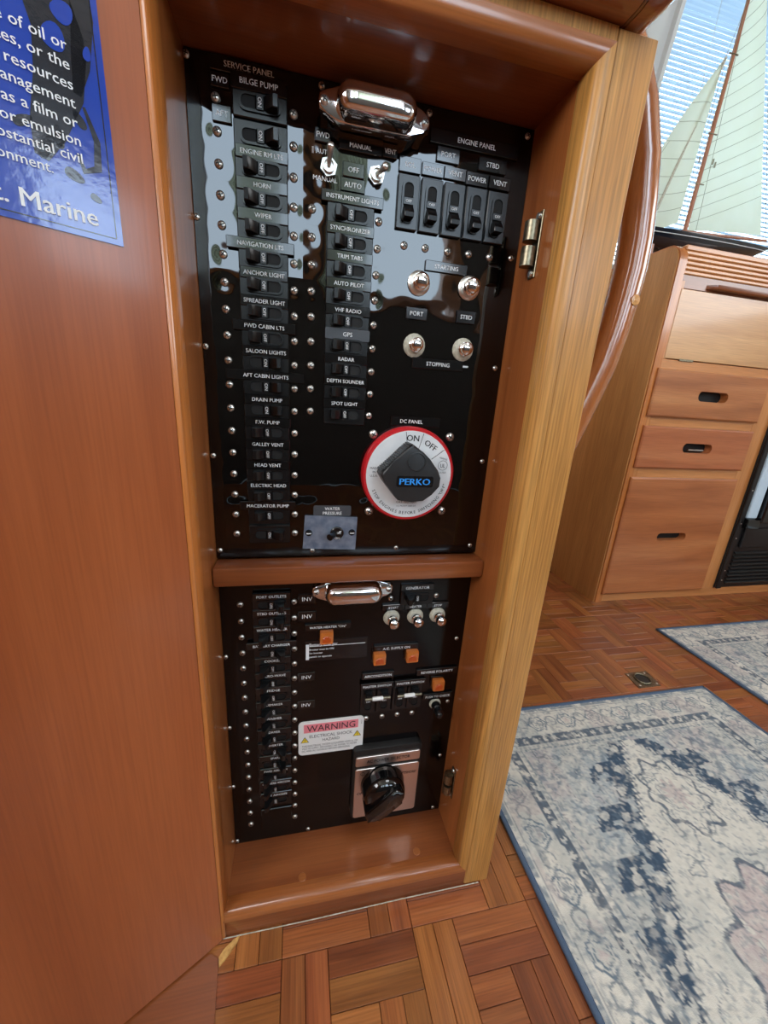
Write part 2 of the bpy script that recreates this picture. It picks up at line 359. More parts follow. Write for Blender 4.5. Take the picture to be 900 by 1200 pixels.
# curtains half drawn over the aft windows
for x0, x1, lb in ((-.25, -.02, 'beige green curtain half drawn over the port aft window'), (.20, .43, 'beige green curtain drawn to one side of the starboard aft window')):
    bm = BM(); k = 48; top = []; pts_ = [(x0+(x1-x0)*i/k, RY0+.035+.011*math.sin(i*1.3)) for i in range(k+1)]
    lo = [bm.verts.new((p[0], p[1], 1.02)) for p in pts_]; hi = [bm.verts.new((p[0], p[1], 1.92)) for p in pts_]
    for i in range(k): bm.faces.new((lo[i], lo[i+1], hi[i+1], hi[i]))
    tag(part('curtain', bm, 'curtain', None, ((x0+x1)/2, RY0+.04, 1.92)), lb, 'curtain', 'curtains over the aft windows')

# ------------------------------------------------------------------ parquet: pinwheels of two-finger blocks
U = .0482; OX, OY = .206, -.094
RUG1 = (.366, .966, -.74, .186); RUG2 = (1.06, 1.66, -.60, .398)
def fmesh(L_, W_):
    bm = BM(); box(bm, -L_/2, L_/2, -W_/2, W_/2, -.008, 0, .0004, 1)
    return mesh('parquet_finger', bm, 'parquet')
FM_long = fmesh(2*U-.0007, U/2-.0006); FM_short = fmesh(U-.0007, U/2-.0006)
pieces = []
for a in range(-16, 16):
    for b in range(-10, 14):
        x = OX+a*3*U; y = OY-b*3*U
        for (i, j, k) in ((0, 0, 'V'), (1, 0, 'H'), (2, 1, 'V'), (0, 2, 'H'), (1, 1, 'S')):
            for f in (0, 1):
                if k == 'H': pieces.append((x+(i+1)*U, y-(j+.25+.5*f)*U, 0, 0))
                elif k == 'V': pieces.append((x+(i+.25+.5*f)*U, y-(j+1)*U, 1, 0))
                else: pieces.append((x+(i+.5)*U, y-(j+.25+.5*f)*U, 0, 1))
def seen(x, y):
    v = Vector((x, y, FZ))-CAM; dd = v.dot(d)
    if dd < .05: return None
    px = 450+450.08*v.dot(r2)/dd; py = 600-450.08*v.dot(u2)/dd
    return dd if (-30 < px < 930 and -30 < py < 1235) else None
def inrug(x, y, R, mg): return R[0]+mg < x < R[1]-mg and R[2]+mg < y < R[3]-mg
def ok(x, y):
    if not (RX0+.05 < x < RX1-.05 and RY0+.05 < y < RY1-.05): return False
    if -.3 < x < .30 and y > -.03: return False      # under the locker
    if 1.03 < x < 1.97 and y > .60: return False
    if x < -.03 and y > -.03+(.5*x): return False   # behind the open door leaf
    return not inrug(x, y, RUG1, .07) and not inrug(x, y, RUG2, .07)
cand = []; rest = []
for p in pieces:
    if not ok(p[0], p[1]): continue
    s = seen(p[0], p[1])
    hid = (p[0] < .9 and p[1] > 0 and (p[0]-CAM.x)/(p[1]-CAM.y) < .80)
    if s and not hid and p[1] < .6: cand.append((s, p))
    else: rest.append(p)
cand.sort(key=lambda t_: t_[0])
near = [c[1] for c in cand[:295]]; rest += [c[1] for c in cand[295:]]
for (x, y, v, sh) in near:
    inst('parquet_finger', FM_short if sh else FM_long, floor, (x, y, FZ-random.random()*.0004), (0, 0, PI/2 if v else 0))
bm = BM()
bmH = BM()
for (x, y, v, sh) in rest:
    L_ = (U if sh else 2*U)-.0007; W_ = U/2-.0006
    if v: box(bm, x-W_/2, x+W_/2, y-L_/2, y+L_/2, FZ-.008, FZ)
    else: box(bmH, x-L_/2, x+L_/2, y-W_/2, y+W_/2, FZ-.008, FZ)
# every far finger keeps its own tone: the tone is picked per piece (island), not per object
def island_vary(base, name, axis):
    m_ = M[base].copy(); m_.name = name; n_ = m_.node_tree.nodes; L2 = m_.node_tree.links
    ge = n_.new('ShaderNodeNewGeometry'); oi_ = [q for q in n_ if q.bl_idname == 'ShaderNodeObjectInfo'][0]
    for l in list(oi_.outputs['Random'].links): L2.new(ge.outputs['Random Per Island'], l.to_socket)
    for q in n_:
        if q.bl_idname == 'ShaderNodeMapping' and axis == 'Y':
            s_ = q.inputs['Scale'].default_value; s_[0], s_[1] = s_[1], s_[0]
    return m_
M['parquet_far_x'] = island_vary('parquet', 'teak parquet far, grain along x', 'X'); M['parquet_far_y'] = island_vary('parquet', 'teak parquet far, grain along y', 'Y')
o = part('distant_parquet_fingers', bm, 'parquet_far_y', floor); o['kind'] = 'stuff'
o = part('distant_parquet_fingers', bmH, 'parquet_far_x', floor); o['kind'] = 'stuff'

# ------------------------------------------------------------------ switchboard locker
YF = -.066; YI = -.056; MO = .010; XR = .313; ZT = .7535; XL = .003
lk = thing('switchboard_locker', 'teak wall locker with a deep open recess framing the black electrical panels', 'locker', (.15, .1, FZ))
lk_parts = []
def quarter(n_=5):   # moulding profile: (inward offset from opening edge, y) going from lining to face
    return [(0, YI+.004), (0, YI)] + [(MO*(1-math.cos(PI/2*i/n_))*1.0, YI+(YF-.0025-YI)*math.sin(PI/2*i/n_)) for i in range(1, n_)] + [(MO, YF-.0025), (MO+.003, YF-.0025), (MO+.0045, YF+.0005), (MO+.0045, YI+.004)]
Q = quarter()
# mitred mouldings round the opening
def mould(name, side, matn):
    bm = BM(); x0, x1, z0, z1 = XL, W, 0, ZT; A = []; B = []
    for o_, y in Q:
        if side == 'r': A.append((x1+o_, y, z0-o_)); B.append((x1+o_, y, z1+o_))
        if side == 'l': A.append((x0-o_, y, z0-o_)); B.append((x0-o_, y, z1+o_))
        if side == 't': A.append((x0-o_, y, z1+o_)); B.append((x1+o_, y, z1+o_))
        if side == 'b': A.append((x0-o_, y, z0-o_)); B.append((x1+o_, y, z0-o_))
    a = [bm.verts.new(p) for p in A]; b = [bm.verts.new(p) for p in B]; k = len(a)
    for i in range(k): bm.faces.new((a[i], b[i], b[(i+1) % k], a[(i+1) % k]))
    bm.faces.new(a[::-1]); bm.faces.new(b)
    return part(name, bm, matn, lk, (A[0][0], YF, A[0][2]), smooth=50)
mould('rounded_moulding', 'r', 'post'); mould('rounded_moulding', 'l', 'edge'); mould('rounded_moulding', 't', 'edge_x'); mould('rounded_moulding', 'b', 'lining_x_shaded2')
bm = BM(); box(bm, W+MO+.004, XR, YF, .10, FZ+.0005, .776, .0012, 1); part('front_post', bm, 'post', lk, (XR, YF, 0))
bm = BM(); box(bm, XL-.06, XL-MO-.004, YF+.004, .10, FZ+.0005, .776); part('left_stile', bm, 'lining', lk, (-.02, YF, 0))
bm = BM(); box(bm, XL-MO-.004, W+MO+.004, YF, YI+.01, ZT+MO+.004, .776, 0); part('top_rail', bm, 'post_x', lk, (.1, YF, ZT))
bm = BM(); box(bm, XL-MO-.004, W+MO+.004, YF+.001, YI+.01, FZ+.0005, -MO-.004, 0); part('bottom_rail', bm, 'lining_x_shaded', lk, (.1, YF, 0))
bm = BM(); box(bm, W, W+.012, YI+.0041, .10, -.001, ZT+.001); part('right_lining', bm, 'lining', lk, (W, 0, 0))
bm = BM(); box(bm, XL-.012, XL-.0002, YI+.0041, .10, -.001, ZT+.001); part('left_lining', bm, 'lining', lk, (0, 0, 0))
bm = BM(); box(bm, XL-.012, W+.012, YI+.0041, .10, ZT, ZT+.012); part('top_lining', bm, 'lining_x_shaded', lk, (0, 0, ZT))
bm = BM(); box(bm, XL-.012, W+.012, YI+.0041, .10, -.012, 0); sill = part('sill', bm, 'lining_x_shaded', lk, (0, 0, 0))
bm = BM(); box(bm, XL-.06, XR, .10, .115, FZ+.0005, .776); part('back_board', bm, 'lining', lk, (.1, .1, 0))
for px, pz in ((.083, -.048), (.222, -.045)):
    bm = BM(); lathe(bm, [(0, .0003), (.0042, .0003), (.0045, 0)][::-1], (px, pz, 0), 14, 'z'); part('wood_plug', bm, 'lining_x_shaded2', lk, (px, pz, 0), label='round wood plug in the sill')
bm = BM(); box(bm, XL, W, -.024, -.0005, .3625, .3815, .003, 2); part('divider_bar', bm, 'lining_x_shaded', lk, (.1, 0, .37), smooth=40)
bm = BM(); tube(bm, [(XL-.014, YF-.001, FZ+.0012), (.10, YF-.0016, FZ+.001), (.2, YF-.001, FZ+.0012), (.30, YF-.0014, FZ+.001)], .0006, 5); part('caulk_line', bm, 'cream', lk, (.1, YF, FZ), label='thin pale bead of caulk along the foot')

# worktop bullnose above the locker
wt = thing('worktop', 'dark varnished bullnosed worktop edge capping the panel locker', 'worktop', (.1, 0, .776))
def bullsec(x0, x1, name, mt, par, rnd):
    bm = BM(); prof = [(YF+.17, .8255), (-.083, .8255)]
    for i in range(0, 9):
        a = math.radians(90+180*i/8); prof.append((-.078+.0245*math.cos(a)*.85, .801+.0245*math.sin(a)))
    prof += [(-.064, .777), (YF+.17, .777)]
    k = 5 if rnd else 1; rings = []
    for j in range(k+1):
        t_ = j/k; sh = 1.0 if not rnd else math.sqrt(max(0, 1-(t_*.97)**2)); xx = x0+(x1-x0)*(t_ if not rnd else math.sin(t_*PI/2)**1)
        sh = 1 if not rnd else .35+.65*math.cos(t_*PI/2)**.7
        rings.append([bm.verts.new((xx, (p[0]+.078)*(sh if p[0] < -.06 else 1)-.078 if p[0] < -.06 else p[0], .801+(p[1]-.801)*(sh if rnd else 1))) for p in prof])
    n_ = len(prof)
    for A, B in zip(rings, rings[1:]):
        for i in range(n_): bm.faces.new((A[i], B[i], B[(i+1) % n_], A[(i+1) % n_]))
    bm.faces.new(rings[0][::-1]); bm.faces.new(rings[-1]); return part(name, bm, mt, par, (x0, -.07, .8), smooth=45)
bullsec(-.25, .2835, 'bullnose_edge', 'bull', wt, False)
bullsec(.284, .286, 'joint_strip', 'bull_end', wt, False)
bullsec(.2865, .309, 'end_cap', 'bull', wt, True)

# ------------------------------------------------------------------ shared small parts
def screw_mesh(R, name='screw', cross=True):
    bm = BM(); lathe(bm, [(R, 0), (R, R*.18), (R*.8, R*.48), (R*.42, R*.66), (0, R*.7)], n=12)
    for k in range(2 if cross else 1):
        T = Matrix.Rotation(k*PI/2+.5, 4, 'Y'); box(bm, -R*.6, R*.6, -R*.76, -R*.5, -R*.12, R*.12, T=T, mi=1)
    return mesh(name, bm, ['nickel', 'slot'], 50)
SC_big, SC, SC_small = screw_mesh(.0042), screw_mesh(.0031), screw_mesh(.0024)
def screws(pts, me, par, y=0):
    for x, z in pts: inst('screw', me, par, (x, y, z), (0, random.uniform(0, 3), 0))
def breaker_mesh(L_, H_):
    bm = BM(); box(bm, -L_/2, L_/2, -.0028, .002, -H_/2, H_/2, .0006)
    # raised rounded collar round the slot
    o = rrect(-.0145, .0145, -.0054, .0054, .0045, 3); i_ = rrect(-.0128, .0128, -.0038, .0038, .0032, 3); k = len(o)
    oo = [bm.verts.new((p[0], -.0028, p[1])) for p in o]; ot = [bm.verts.new((p[0], -.0040, p[1])) for p in o]
    it = [bm.verts.new((p[0], -.0040, p[1])) for p in i_]; ib = [bm.verts.new((p[0], -.0029, p[1])) for p in i_]
    for a in range(k):
        b = (a+1) % k
        for q in ((oo[a], oo[b], ot[b], ot[a]), (ot[a], ot[b], it[b], it[a]), (it[a], it[b], ib[b], ib[a])): bm.faces.new(q)
    f = bm.faces.new(ib); f.material_index = 1
    return mesh('circuit_breaker', bm, ['body', 'hole'], 30)
def lever_mesh(s, ln=.0078):
    bm = BM()
    prism(bm, [(-.0035*s, -.0030), (-.0022*s, -.0050), (.0022*s, -.0050), (.0035*s, -.0030)], -.0040, .0040, 'z')  # skirt with the lettering
    prism(bm, [(.0024*s, -.0030), (.0032*s, -.0056), (.0080*s, -.0030-ln*.9), (.0092*s, -.0030-ln), (.0122*s, -.0026-ln), (.0126*s, -.0055), (.0118*s, -.0030)], -.0037, .0037, 'z', bev=.0005, seg=1)
    return mesh('toggle', bm, 'lever', 35)
def tm(s, h, rot=0, name='lettering', m_='white', stretch=None, bold=0):
    bm = BM(); text(bm, s, 0, 0, h, rot=rot, stretch=stretch, bold=bold); return mesh(name, bm, m_)
BR = breaker_mesh(.0372, .0178); LV = {1: lever_mesh(1), -1: lever_mesh(-1)}; LVl = {1: lever_mesh(1, .0120), -1: lever_mesh(-1, .0120)}
T_off, T_on = tm('OFF', .0024, -PI/2, bold=.02), tm('ON', .0026, -PI/2, bold=.02); T_offv = tm('OFF', .0020, PI/2, bold=.02)
def breaker(par, x, z, st, low=False, rot=0):
    """st -1: lever to the left (off), +1: lever to the right (on)"""
    b = inst('circuit_breaker', BR, par, (x, -.0002, z)); R = Euler((0, rot, 0))
    if rot: b.rotation_euler = R
    t_ = bpy.data.objects.new('toggle', (LVl if low else LV)[st]); C.objects.link(t_); t_.parent = b; t_['label'] = 'black lever thrown to the '+('right' if st > 0 else 'left') if not rot else 'black lever thrown down'
    l_ = bpy.data.objects.new('lettering', (T_offv if rot else (T_off if st < 0 else T_on))); C.objects.link(l_); l_.parent = b; l_.location = (0, -.0053, 0); l_['label'] = 'tiny white '+('ON' if st > 0 else 'OFF')
    return b
def plate(par, s, x0, x1, z, h, th=.0018, m_='plate', y0=0, th_=None, tcol='white', bold=.012, lines=None, rad=0, ws=.86, tx=None):
    bm = BM()
    if rad: prism(bm, rrect(x0, x1, z-h/2, z+h/2, rad), y0, y0-th, 'y')
    else: box(bm, x0, x1, y0-th, y0+.0004, z-h/2, z+h/2, .0004)
    p = part('label_plate', bm, m_, par, ((x0+x1)/2, y0, z)); p['label'] = ('grey' if m_ == 'plate_grey' else 'black')+' plate reading '+s
    if s:
        bm = BM(); hh = th_ or min(h*.38, .0034); ls = lines or [s]
        for k, t_ in enumerate(ls):
            text(bm, t_, (x0+x1)/2 if tx is None else tx, z+(len(ls)-1)*hh*.75-k*hh*1.5, hh, (x1-x0)*ws, y0-th-.0001, bold=bold)
        part('lettering', bm, tcol, p, ((x0+x1)/2, y0-th, z))
    return p

# ------------------------------------------------------------------ upper panel
up = thing('service_panel', 'upper glossy black acrylic panel with the battery switch and engine buttons', 'electrical panel', (W/2, .002, .382))
bm = BM(); box(bm, XL+.0003, W-.0003, 0, .006, .3818, ZT-.0006); part('backing_sheet', bm, 'panel', up, (W/2, 0, .56))
z0 = .7289; P = .0190
st1 = [1, 1]+[-1]*7+[1, 1, 1]+[-1]*5+[1]
for k in range(18): breaker(up, .0521, z0-P*k, st1[k])
screws([(.0222, z0-P*k) for k in range(18)]+[(.0750, z0-P*k) for k in range(18)], SC, up)
for k in range(9): breaker(up, .1188, .6717-P*k, -1)
screws([(.0888, .6730-P*k) for k in range(9)]+[(.1415, .6717-P*k) for k in range(9)], SC, up)
LAB = [('ENGINE RM LTS', .0342, .0710, .7000), ('HORN', .0341, .0705, .6808), ('WIPER', .0342, .0710, .6618), ('NAVIGATION LTS', .0252, .0752, .6424), ('ANCHOR LIGHT', .0343, .0702, .6232), ('SPREADER LIGHT', .0338, .0706, .6037), ('FWD CABIN LTS', .0270, .0765, .5854), ('SALOON LIGHTS', .0341, .0709, .5665), ('AFT CABIN LIGHTS', .0204, .0836, .5475), ('DRAIN PUMP', .0337, .0714, .5284), ('F.W. PUMP', .0334, .0717, .5097), ('GALLEY VENT', .0334, .0712, .4906), ('HEAD VENT', .0331, .0707, .4722), ('ELECTRIC HEAD', .0332, .0710, .4536), ('MACERATOR PUMP', .0265, .0759, .4343)]
for s, a, b, z in LAB: plate(up, s, a, b, z, .0079, .0012, y0=-.0029)
plate(up, 'BILGE PUMP', .0331, .0703, .7397, .0098, .0012, y0=-.0029)
for s, a, b, z in [('INSTRUMENT LIGHTS', .0957, .1440, .6825), ('SYNCHRONIZER', .1000, .1376, .6620), ('TRIM TABS', .1004, .1376, .6430), ('AUTO PILOT', .1004, .1376, .6236), ('VHF RADIO', .1004, .1376, .6041), ('RADAR', .1002, .1375, .5661), ('DEPTH SOUNDER', .1000, .1378, .5480), ('SPOT LIGHT', .0997, .1374, .5291)]:
    plate(up, s, a, b, z, .0079, .0012, y0=-.0029)
plate(up, 'GPS', .1004, .1381, .5858, .0088, .0012, 'plate_grey', y0=-.0029, rad=.0012)
for s, a, b, z, h in [('SERVICE PANEL', .0195, .0712, .7478, .0085), ('FWD', .0195, .0318, .7385, .0082), ('AFT', .0195, .0323, .7200, .0098), ('FWD', .0903, .1022, .7198, .0085), ('MANUAL', .1083, .1411, .7174, .0073), ('VENT', .1421, .1533, .7182, .0078), ('OFF', .1115, .1281, .7021, .0095), ('AUTO', .1101, .1292, .6923, .0088), ('SOL', .1553, .1730, .7125, .0102), ('PORT', .1850, .2042, .7237, .0100), ('STBD', .2209, .2454, .7230, .0095), ('POWER', .1739, .1922, .7123, .0088), ('VENT', .1926, .2111, .7126, .0087), ('POWER', .2114, .2308, .7118, .0092), ('VENT', .2318, .2510, .7122, .0092), ('STARTING', .1831, .2211, .6461, .008), ('PORT', .1694, .1885, .6083, .0095), ('STBD', .2160, .2339, .6100, .0105), ('STOPPING', .1783, .2273, .5686, .0092)]:
    plate(up, s, a, b, z, h, ws=.8, th_=min(h*.4, .0034))
plate(up, 'ENGINE PANEL', .1787, .2546, .7346, .0095, tx=.2175)
plate(up, 'DC PANEL', .1622, .2111, .5167, .0088, tx=.1822, ws=.5)
plate(up, 'WATER PRESSURE', .0926, .1286, .4285, .0105, .0008, 'plate_grey', lines=['WATER', 'PRESSURE'], rad=.0015, th_=.0030, ws=.6)
bm = BM(); text(bm, 'AUTO', .0972, .7105, .0030, .013, -.0003, bold=.012); text(bm, 'MANUAL', .0985, .6937, .0032, .019, -.0003, bold=.012)
for k in (0, 1): box(bm, .0885+k*.0007, .0888+k*.0007, -.0003, -.0001, .7085, .7125, T=None)
part('lettering', bm, 'white', up, (.097, 0, .70), label='printed AUTO and MANUAL')
bm = BM(); box(bm, .2275, .2330, -.0006, 0, .5680, .5696); part('metal_tab', bm, 'nickel', up, (.23, 0, .569))
# engine breakers stand upright
for i in range(5): breaker(up, .1640+.0193*i, .6873, 1, rot=PI/2)
screws([(.1638, .6581), (.1822, .6584), (.2021, .6585), (.2212, .6589), (.2407, .6591)], SC, up)
screws([(.0048, .7489), (.0048, .6559), (.0053, .567), (.0059, .4786), (.0066, .3893), (.0949, .7490), (.1767, .7480), (.2610, .7479), (.2610, .6609), (.2604, .5699), (.2604, .481), (.2595, .3896), (.0919, .3874), (.1772, .3883)], SC_small, up)
# chrome push buttons
def push_mesh(Rw, Rb, hb, cap, seg=18, bush='nickel', btn='chrome', name='push_button'):
    bm = BM(); lathe(bm, [(Rw, 0), (Rw, .0012), (Rw*.86, .0022), (Rb*1.28, .0026)], n=seg, mi=0)
    lathe(bm, [(Rb*1.1, .0024), (Rb*1.1, hb*.45), (Rb*.9, hb*.5), (Rb, hb*.62), (Rb, hb*.9), (Rb*.7, hb), (0, hb*1.04)], n=seg, mi=1)
    return mesh(name, bm, [bush, btn], 40)
PB1 = push_mesh(.0098, .0060, .0125, 1); PB2 = push_mesh(.0100, .0054, .0130, 1, bush='cream')
for me, x, z in ((PB1, .1790, .6320), (PB1, .2247, .6332), (PB2, .1792, .5827), (PB2, .2255, .5831)): inst('push_button', me, up, (x, 0, z))
# two bat-handle toggle switches
for x, z, tl in ((.1009, .7010, (.0005, -.0155, .0085)), (.1377, .7014, (.0050, -.0170, .0005))):
    bm = BM(); prism(bm, [(x+.0066*math.cos(PI/3*k+.3), z+.0066*math.sin(PI/3*k+.3)) for k in range(6)], 0, -.0028, 'y', bev=.0004, seg=1)
    lathe(bm, [(.0046, .0027), (.0046, .0052), (.0036, .0052), (.0034, .0036)], (x, 0, z), 14)
    sw = part('toggle_switch', bm, 'nickel', up, (x, 0, z), smooth=35)
    bm = BM(); a = Vector((x, -.004, z)); e = Vector((x, 0, z))+Vector(tl)
    tube(bm, [a.lerp(e, t_) for t_ in (0, .35, .7, .88, .97, 1)], [.0014, .0017, .0024, .0027, .0020, .0008], 10); part('bat_lever', bm, 'nickel', sw, a, smooth=60)
# water pressure plate
bm = BM(); prism(bm, [(.0846, .4242), (.0825, .3902), (.1344, .3880), (.1352, .4222)], -.0003, -.0016, 'y', bev=.0003, seg=1)
wp = part('switch_plate', bm, 'galv', up, (.109, 0, .406), label='brushed blue-grey metal plate of the water pressure switch')
bm = BM(); lathe(bm, [(.0066, .0015), (.0066, .0026), (.0055, .0034), (0, .0034)], (.1155, 0, .4062), 20); part('rocker_bezel', bm, 'body', wp, (.1155, 0, .4062), smooth=35)
bm = BM(); tube(bm, [(.1135, -.003, .4058), (.1100, -.009, .4055), (.1075, -.012, .4052)], [.0026, .0030, .0034], 10); part('toggle', bm, 'body', wp, (.1135, 0, .4058), smooth=50)
bm = BM(); text(bm, 'off', .1172, .4072, .0032, y=-.0036, bold=.02); text(bm, 'ON', .1158, .4012, .0022, y=-.0036, bold=.02); part('lettering', bm, 'white', wp, (.1155, 0, .406))
for x in (.0883, .1302):
    bm = BM(); lathe(bm, [(.0034, .0015), (.0034, .0021), (.0022, .0036), (0, .0040)], (x, 0, .4065), 12); box(bm, x-.0022, x+.0022, -.0043, -.0036, .4061, .4069, mi=1); part('screw', bm, ['body', 'white'], wp, (x, 0, .4065), smooth=40, label='dark screw')

# ------------------------------------------------------------------ lower panel
lp = thing('alternating_current_panel', 'lower black electrical panel with amber indicator lamps below the wooden bar', 'electrical panel', (W/2, .002, 0))
bm = BM(); box(bm, XL+.0003, W-.0003, 0, .006, .0006, .3622); part('backing_sheet', bm, 'panel_low', lp, (W/2, 0, .18))
z3 = .3309; P3 = .01882
st3 = [1, 1, -1, 1, -1, -1, -1, -1, -1, -1, 1, 1, -1, -1, -1]
LABL = ['PORT OUTLETS', 'STBD OUTLETS', 'WATER HEATER', 'BATTERY CHARGER', 'COOKER', 'MICRO-WAVE', 'FRIDGE', 'ICEMAKER', 'WASHER', 'DRYER', 'INVERTER', 'SPARE', 'FWD AIRCON', 'OWNERS AIRCON', 'AFT AIRCON']
for k in range(15):
    breaker(lp, .0520, z3-P3*k, st3[k], low=True)
    x0, x1 = (.0265, .0765) if k == 3 else ((.0340, .0706) if k < 11 else (.0350, .0708))
    plate(lp, LABL[k], x0, x1, z3+.0098-P3*k, .0076, .0018, y0=-.0029)
bm = BM(); box(bm, .0345, .0706, -.0015, .002, .0165, .0510, .0006); part('blanking_plate', bm, 'panel_low', lp, (.052, 0, .03))
screws([(.0220, z3-P3*k) for k in range(17)]+[(.0742, z3+.0005-P3*k) for k in range(17)], SC, lp)
screws([(.006, .3583), (.0055, .271), (.0047, .1795), (.0045, .0936), (.0051, .0050), (.0927, .3587), (.1766, .3592), (.2595, .3602), (.2589, .2728), (.2584, .1827), (.258, .0968), (.2579, .0050), (.0904, .0050)], SC_small, lp)
screws([(.1757, .33), (.2275, .3306), (.1571, .1712), (.1761, .1713), (.1949, .1715), (.2133, .1714)], SC, lp)
for a, b, z in ((.0785, .0960, .3340), (.0780, .0968, .3138), (.0780, .0962, .2378), (.0776, .0962, .2004)): plate(lp, 'INV', a, b, z, .0108, .0008, th_=.0046, bold=.0, ws=.75)
for s, a, b, z, h in [('WATER HEATER "ON"', .0849, .1334, .3008, .0072), ('A.C. SUPPLY ON', .1605, .2121, .2680, .0080), ('REVERSE POLARITY', .2137, .2637, .2308, .0085), ('PUSH TO CHECK', .2249, .2619, .1945, .0085), ('AIRCONDITION', .1487, .1860, .2325, .0085), ('GENERATOR', .1859, .2231, .3424, .0085), ('START', .1667, .1915, .3196, .0070), ('HEATER', .1917, .2170, .3196, .0070), ('STOP', .2172, .2429, .3196, .0070)]:
    plate(lp, s, a, b, z, h, .0026, ws=.84 if len(s) > 6 else .6)
for a, b in ((.1473, .1855), (.1872, .2250)): plate(lp, 'MASTER SWITCH', a, b, .2208, .0080, .0026, y0=-.0029, ws=.92)
breaker(lp, .2045, .3308, -1, low=True)
# double-pole master switches with a tie bar
for xa in (.1571, .1761, .1949, .2133): breaker(lp, xa, .1995, -1, rot=PI/2)
for xa in (.1666, .2041):
    bm = BM(); tube(bm, [(xa-.0145, -.0112, .2085), (xa+.0145, -.0112, .2085)], .0017, 10); tube(bm, [(xa-.0062, -.0112, .2085), (xa+.0062, -.0112, .2085)], .0023, 10, mi=1)
    part('tie_bar', bm, ['brass', 'paper'], lp, (xa, -.0112, .2085), smooth=50, label='metal bar tying two levers')
# amber indicator lamps
for i, (x, z) in enumerate(((.1075, .2905), (.1665, .2582), (.2044, .2582), (.2405, .2145))):
    bm = BM(); box(bm, x-.0080, x+.0080, -.0012, 0, z-.0080, z+.0080, .0004); il = part('indicator_lamp', bm, 'plate', lp, (x, 0, z))
    bm = BM(); box(bm, x-.0072, x+.0072, -.0095, -.0012, z-.0072, z+.0072, .0018, 2)
    o = part('amber_lens', bm, 'amber', il, (x, 0, z), smooth=40)
    bm = BM(); box(bm, x-.0046, x+.0046, -.0099, -.0085, z-.0048, z+.0014, .0006, 1); box(bm, x-.0030, x+.0030, -.0102, -.0085, z-.0028, z+.0032, .0012, 1); part('lens_core', bm, 'amber_dark', il, (x, 0, z), smooth=40, label='darker moulded centre of the lens')
# battery charger tape
bm = BM(); T = Matrix.Rotation(0.0, 4, 'Y'); box(bm, .0855, .1528, -.0004, 0, .2580, .2832); tp = part('tape_label', bm, 'plate', lp, (.119, 0, .27), label='clear black tape label with small white print')
bm = BM(); box(bm, .0862, .0895, -.0008, -.0004, .2600, .2790)
box(bm, .0900, .1505, -.0007, -.0005, .2762, .2768)
text(bm, 'Battery Charger', .0900, .2785, .0034, .030, -.0007, align='l', bold=.03); text(bm, 'Breaker must be ON', .0900, .2725, .0024, .026, -.0007, align='l', bold=.02)
text(bm, 'for Inverter', .0900, .2680, .0022, .014, -.0007, align='l', bold=.02); text(bm, 'panels to operate', .0900, .2635, .0024, .024, -.0007, align='l', bold=.02)
part('lettering', bm, 'white', tp, (.119, 0, .27))
# start/heater/stop buttons, push to check
PB3 = push_mesh(.0092, .0052, .0175, 1, bush='cream')
for x in (.1781, .2052, .2312): inst('push_button', PB3, lp, (x, 0, .3063))
PB4 = push_mesh(.0072, .0050, .0210, 1, bush='cream', btn='body'); o = inst('push_button', PB4, lp, (.2417, 0, .1820)); o['label'] = 'long black button'

# ------------------------------------------------------------------ chrome panel lamps
def lamp(cx, cz, label):
    t_ = thing('panel_lamp', label, 'lamp', (cx, 0, cz), 'chrome hooded lamps on the panels')
    def oct_(wx, hz, ch, er):   # elongated octagon with pointed ears
        return [(wx*.5+.0, -.0045), (wx*.5+er*.45, -.0060+.0015), (wx*.5+er*.5, 0), (wx*.5+er*.45, .0045), (wx*.5, .0065), (wx*.5-ch, hz/2), (-wx*.5+ch, hz/2), (-wx*.5, .0065), (-wx*.5-er*.45, .0045), (-wx*.5-er*.5, 0), (-wx*.5-er*.45, -.0045), (-wx*.5, -.0065), (-wx*.5+ch, -hz/2), (wx*.5-ch, -hz/2)]
    base = [(cx+a, cz+b) for a, b in oct_(.070, .0210, .008, .012)]
    bm = BM(); prism(bm, [(cx+(a-cx)*.96, cz+(b-cz)*.88) for a, b in base], 0, -.0098, 'y'); part('housing', bm, 'chrome', t_, (cx, 0, cz), label='chrome backing box')
    bm = BM(); prism(bm, base[::-1], -.0155, -.0108, 'y', bev=.0016, seg=2); part('flange', bm, 'chrome', t_, (cx, -.017, cz), smooth=50)
    # capsule dome
    bm = BM(); rings = []; n1 = 28
    for k in range(7):
        a = PI/2*k/6; s_ = math.cos(a)**.38 if k < 6 else 0.15; y = -.0153-.0150*math.sin(a)**.9; hw = .0200; rad = .0098*max(s_, .02); hwx = hw+.0098*(s_-1)*.8
        ring = []
        for q in range(n1):
            b = 2*PI*q/n1; cs, sn = math.cos(b), math.sin(b); ring.append(bm.verts.new((cx+math.copysign(hwx, cs)+rad*cs*.95, y, cz+rad*sn)))
        rings.append(ring)
    for A, B in zip(rings, rings[1:]):
        for i in range(n1): bm.faces.new((A[i], B[i], B[(i+1) % n1], A[(i+1) % n1]))
    bm.faces.new(rings[-1]); part('dome', bm, 'chrome', t_, (cx, -.02, cz), smooth=60)
    for s_ in (-1, 1): inst('screw', SC, t_, (cx+s_*.0368, -.0155, cz))
    return t_
lamp(.1330, .7325, 'upper chrome hooded lamp beneath the top of the recess, above the toggle switches')
lamp(.1324, .3490, 'lower chrome hooded lamp just below the wooden divider bar')

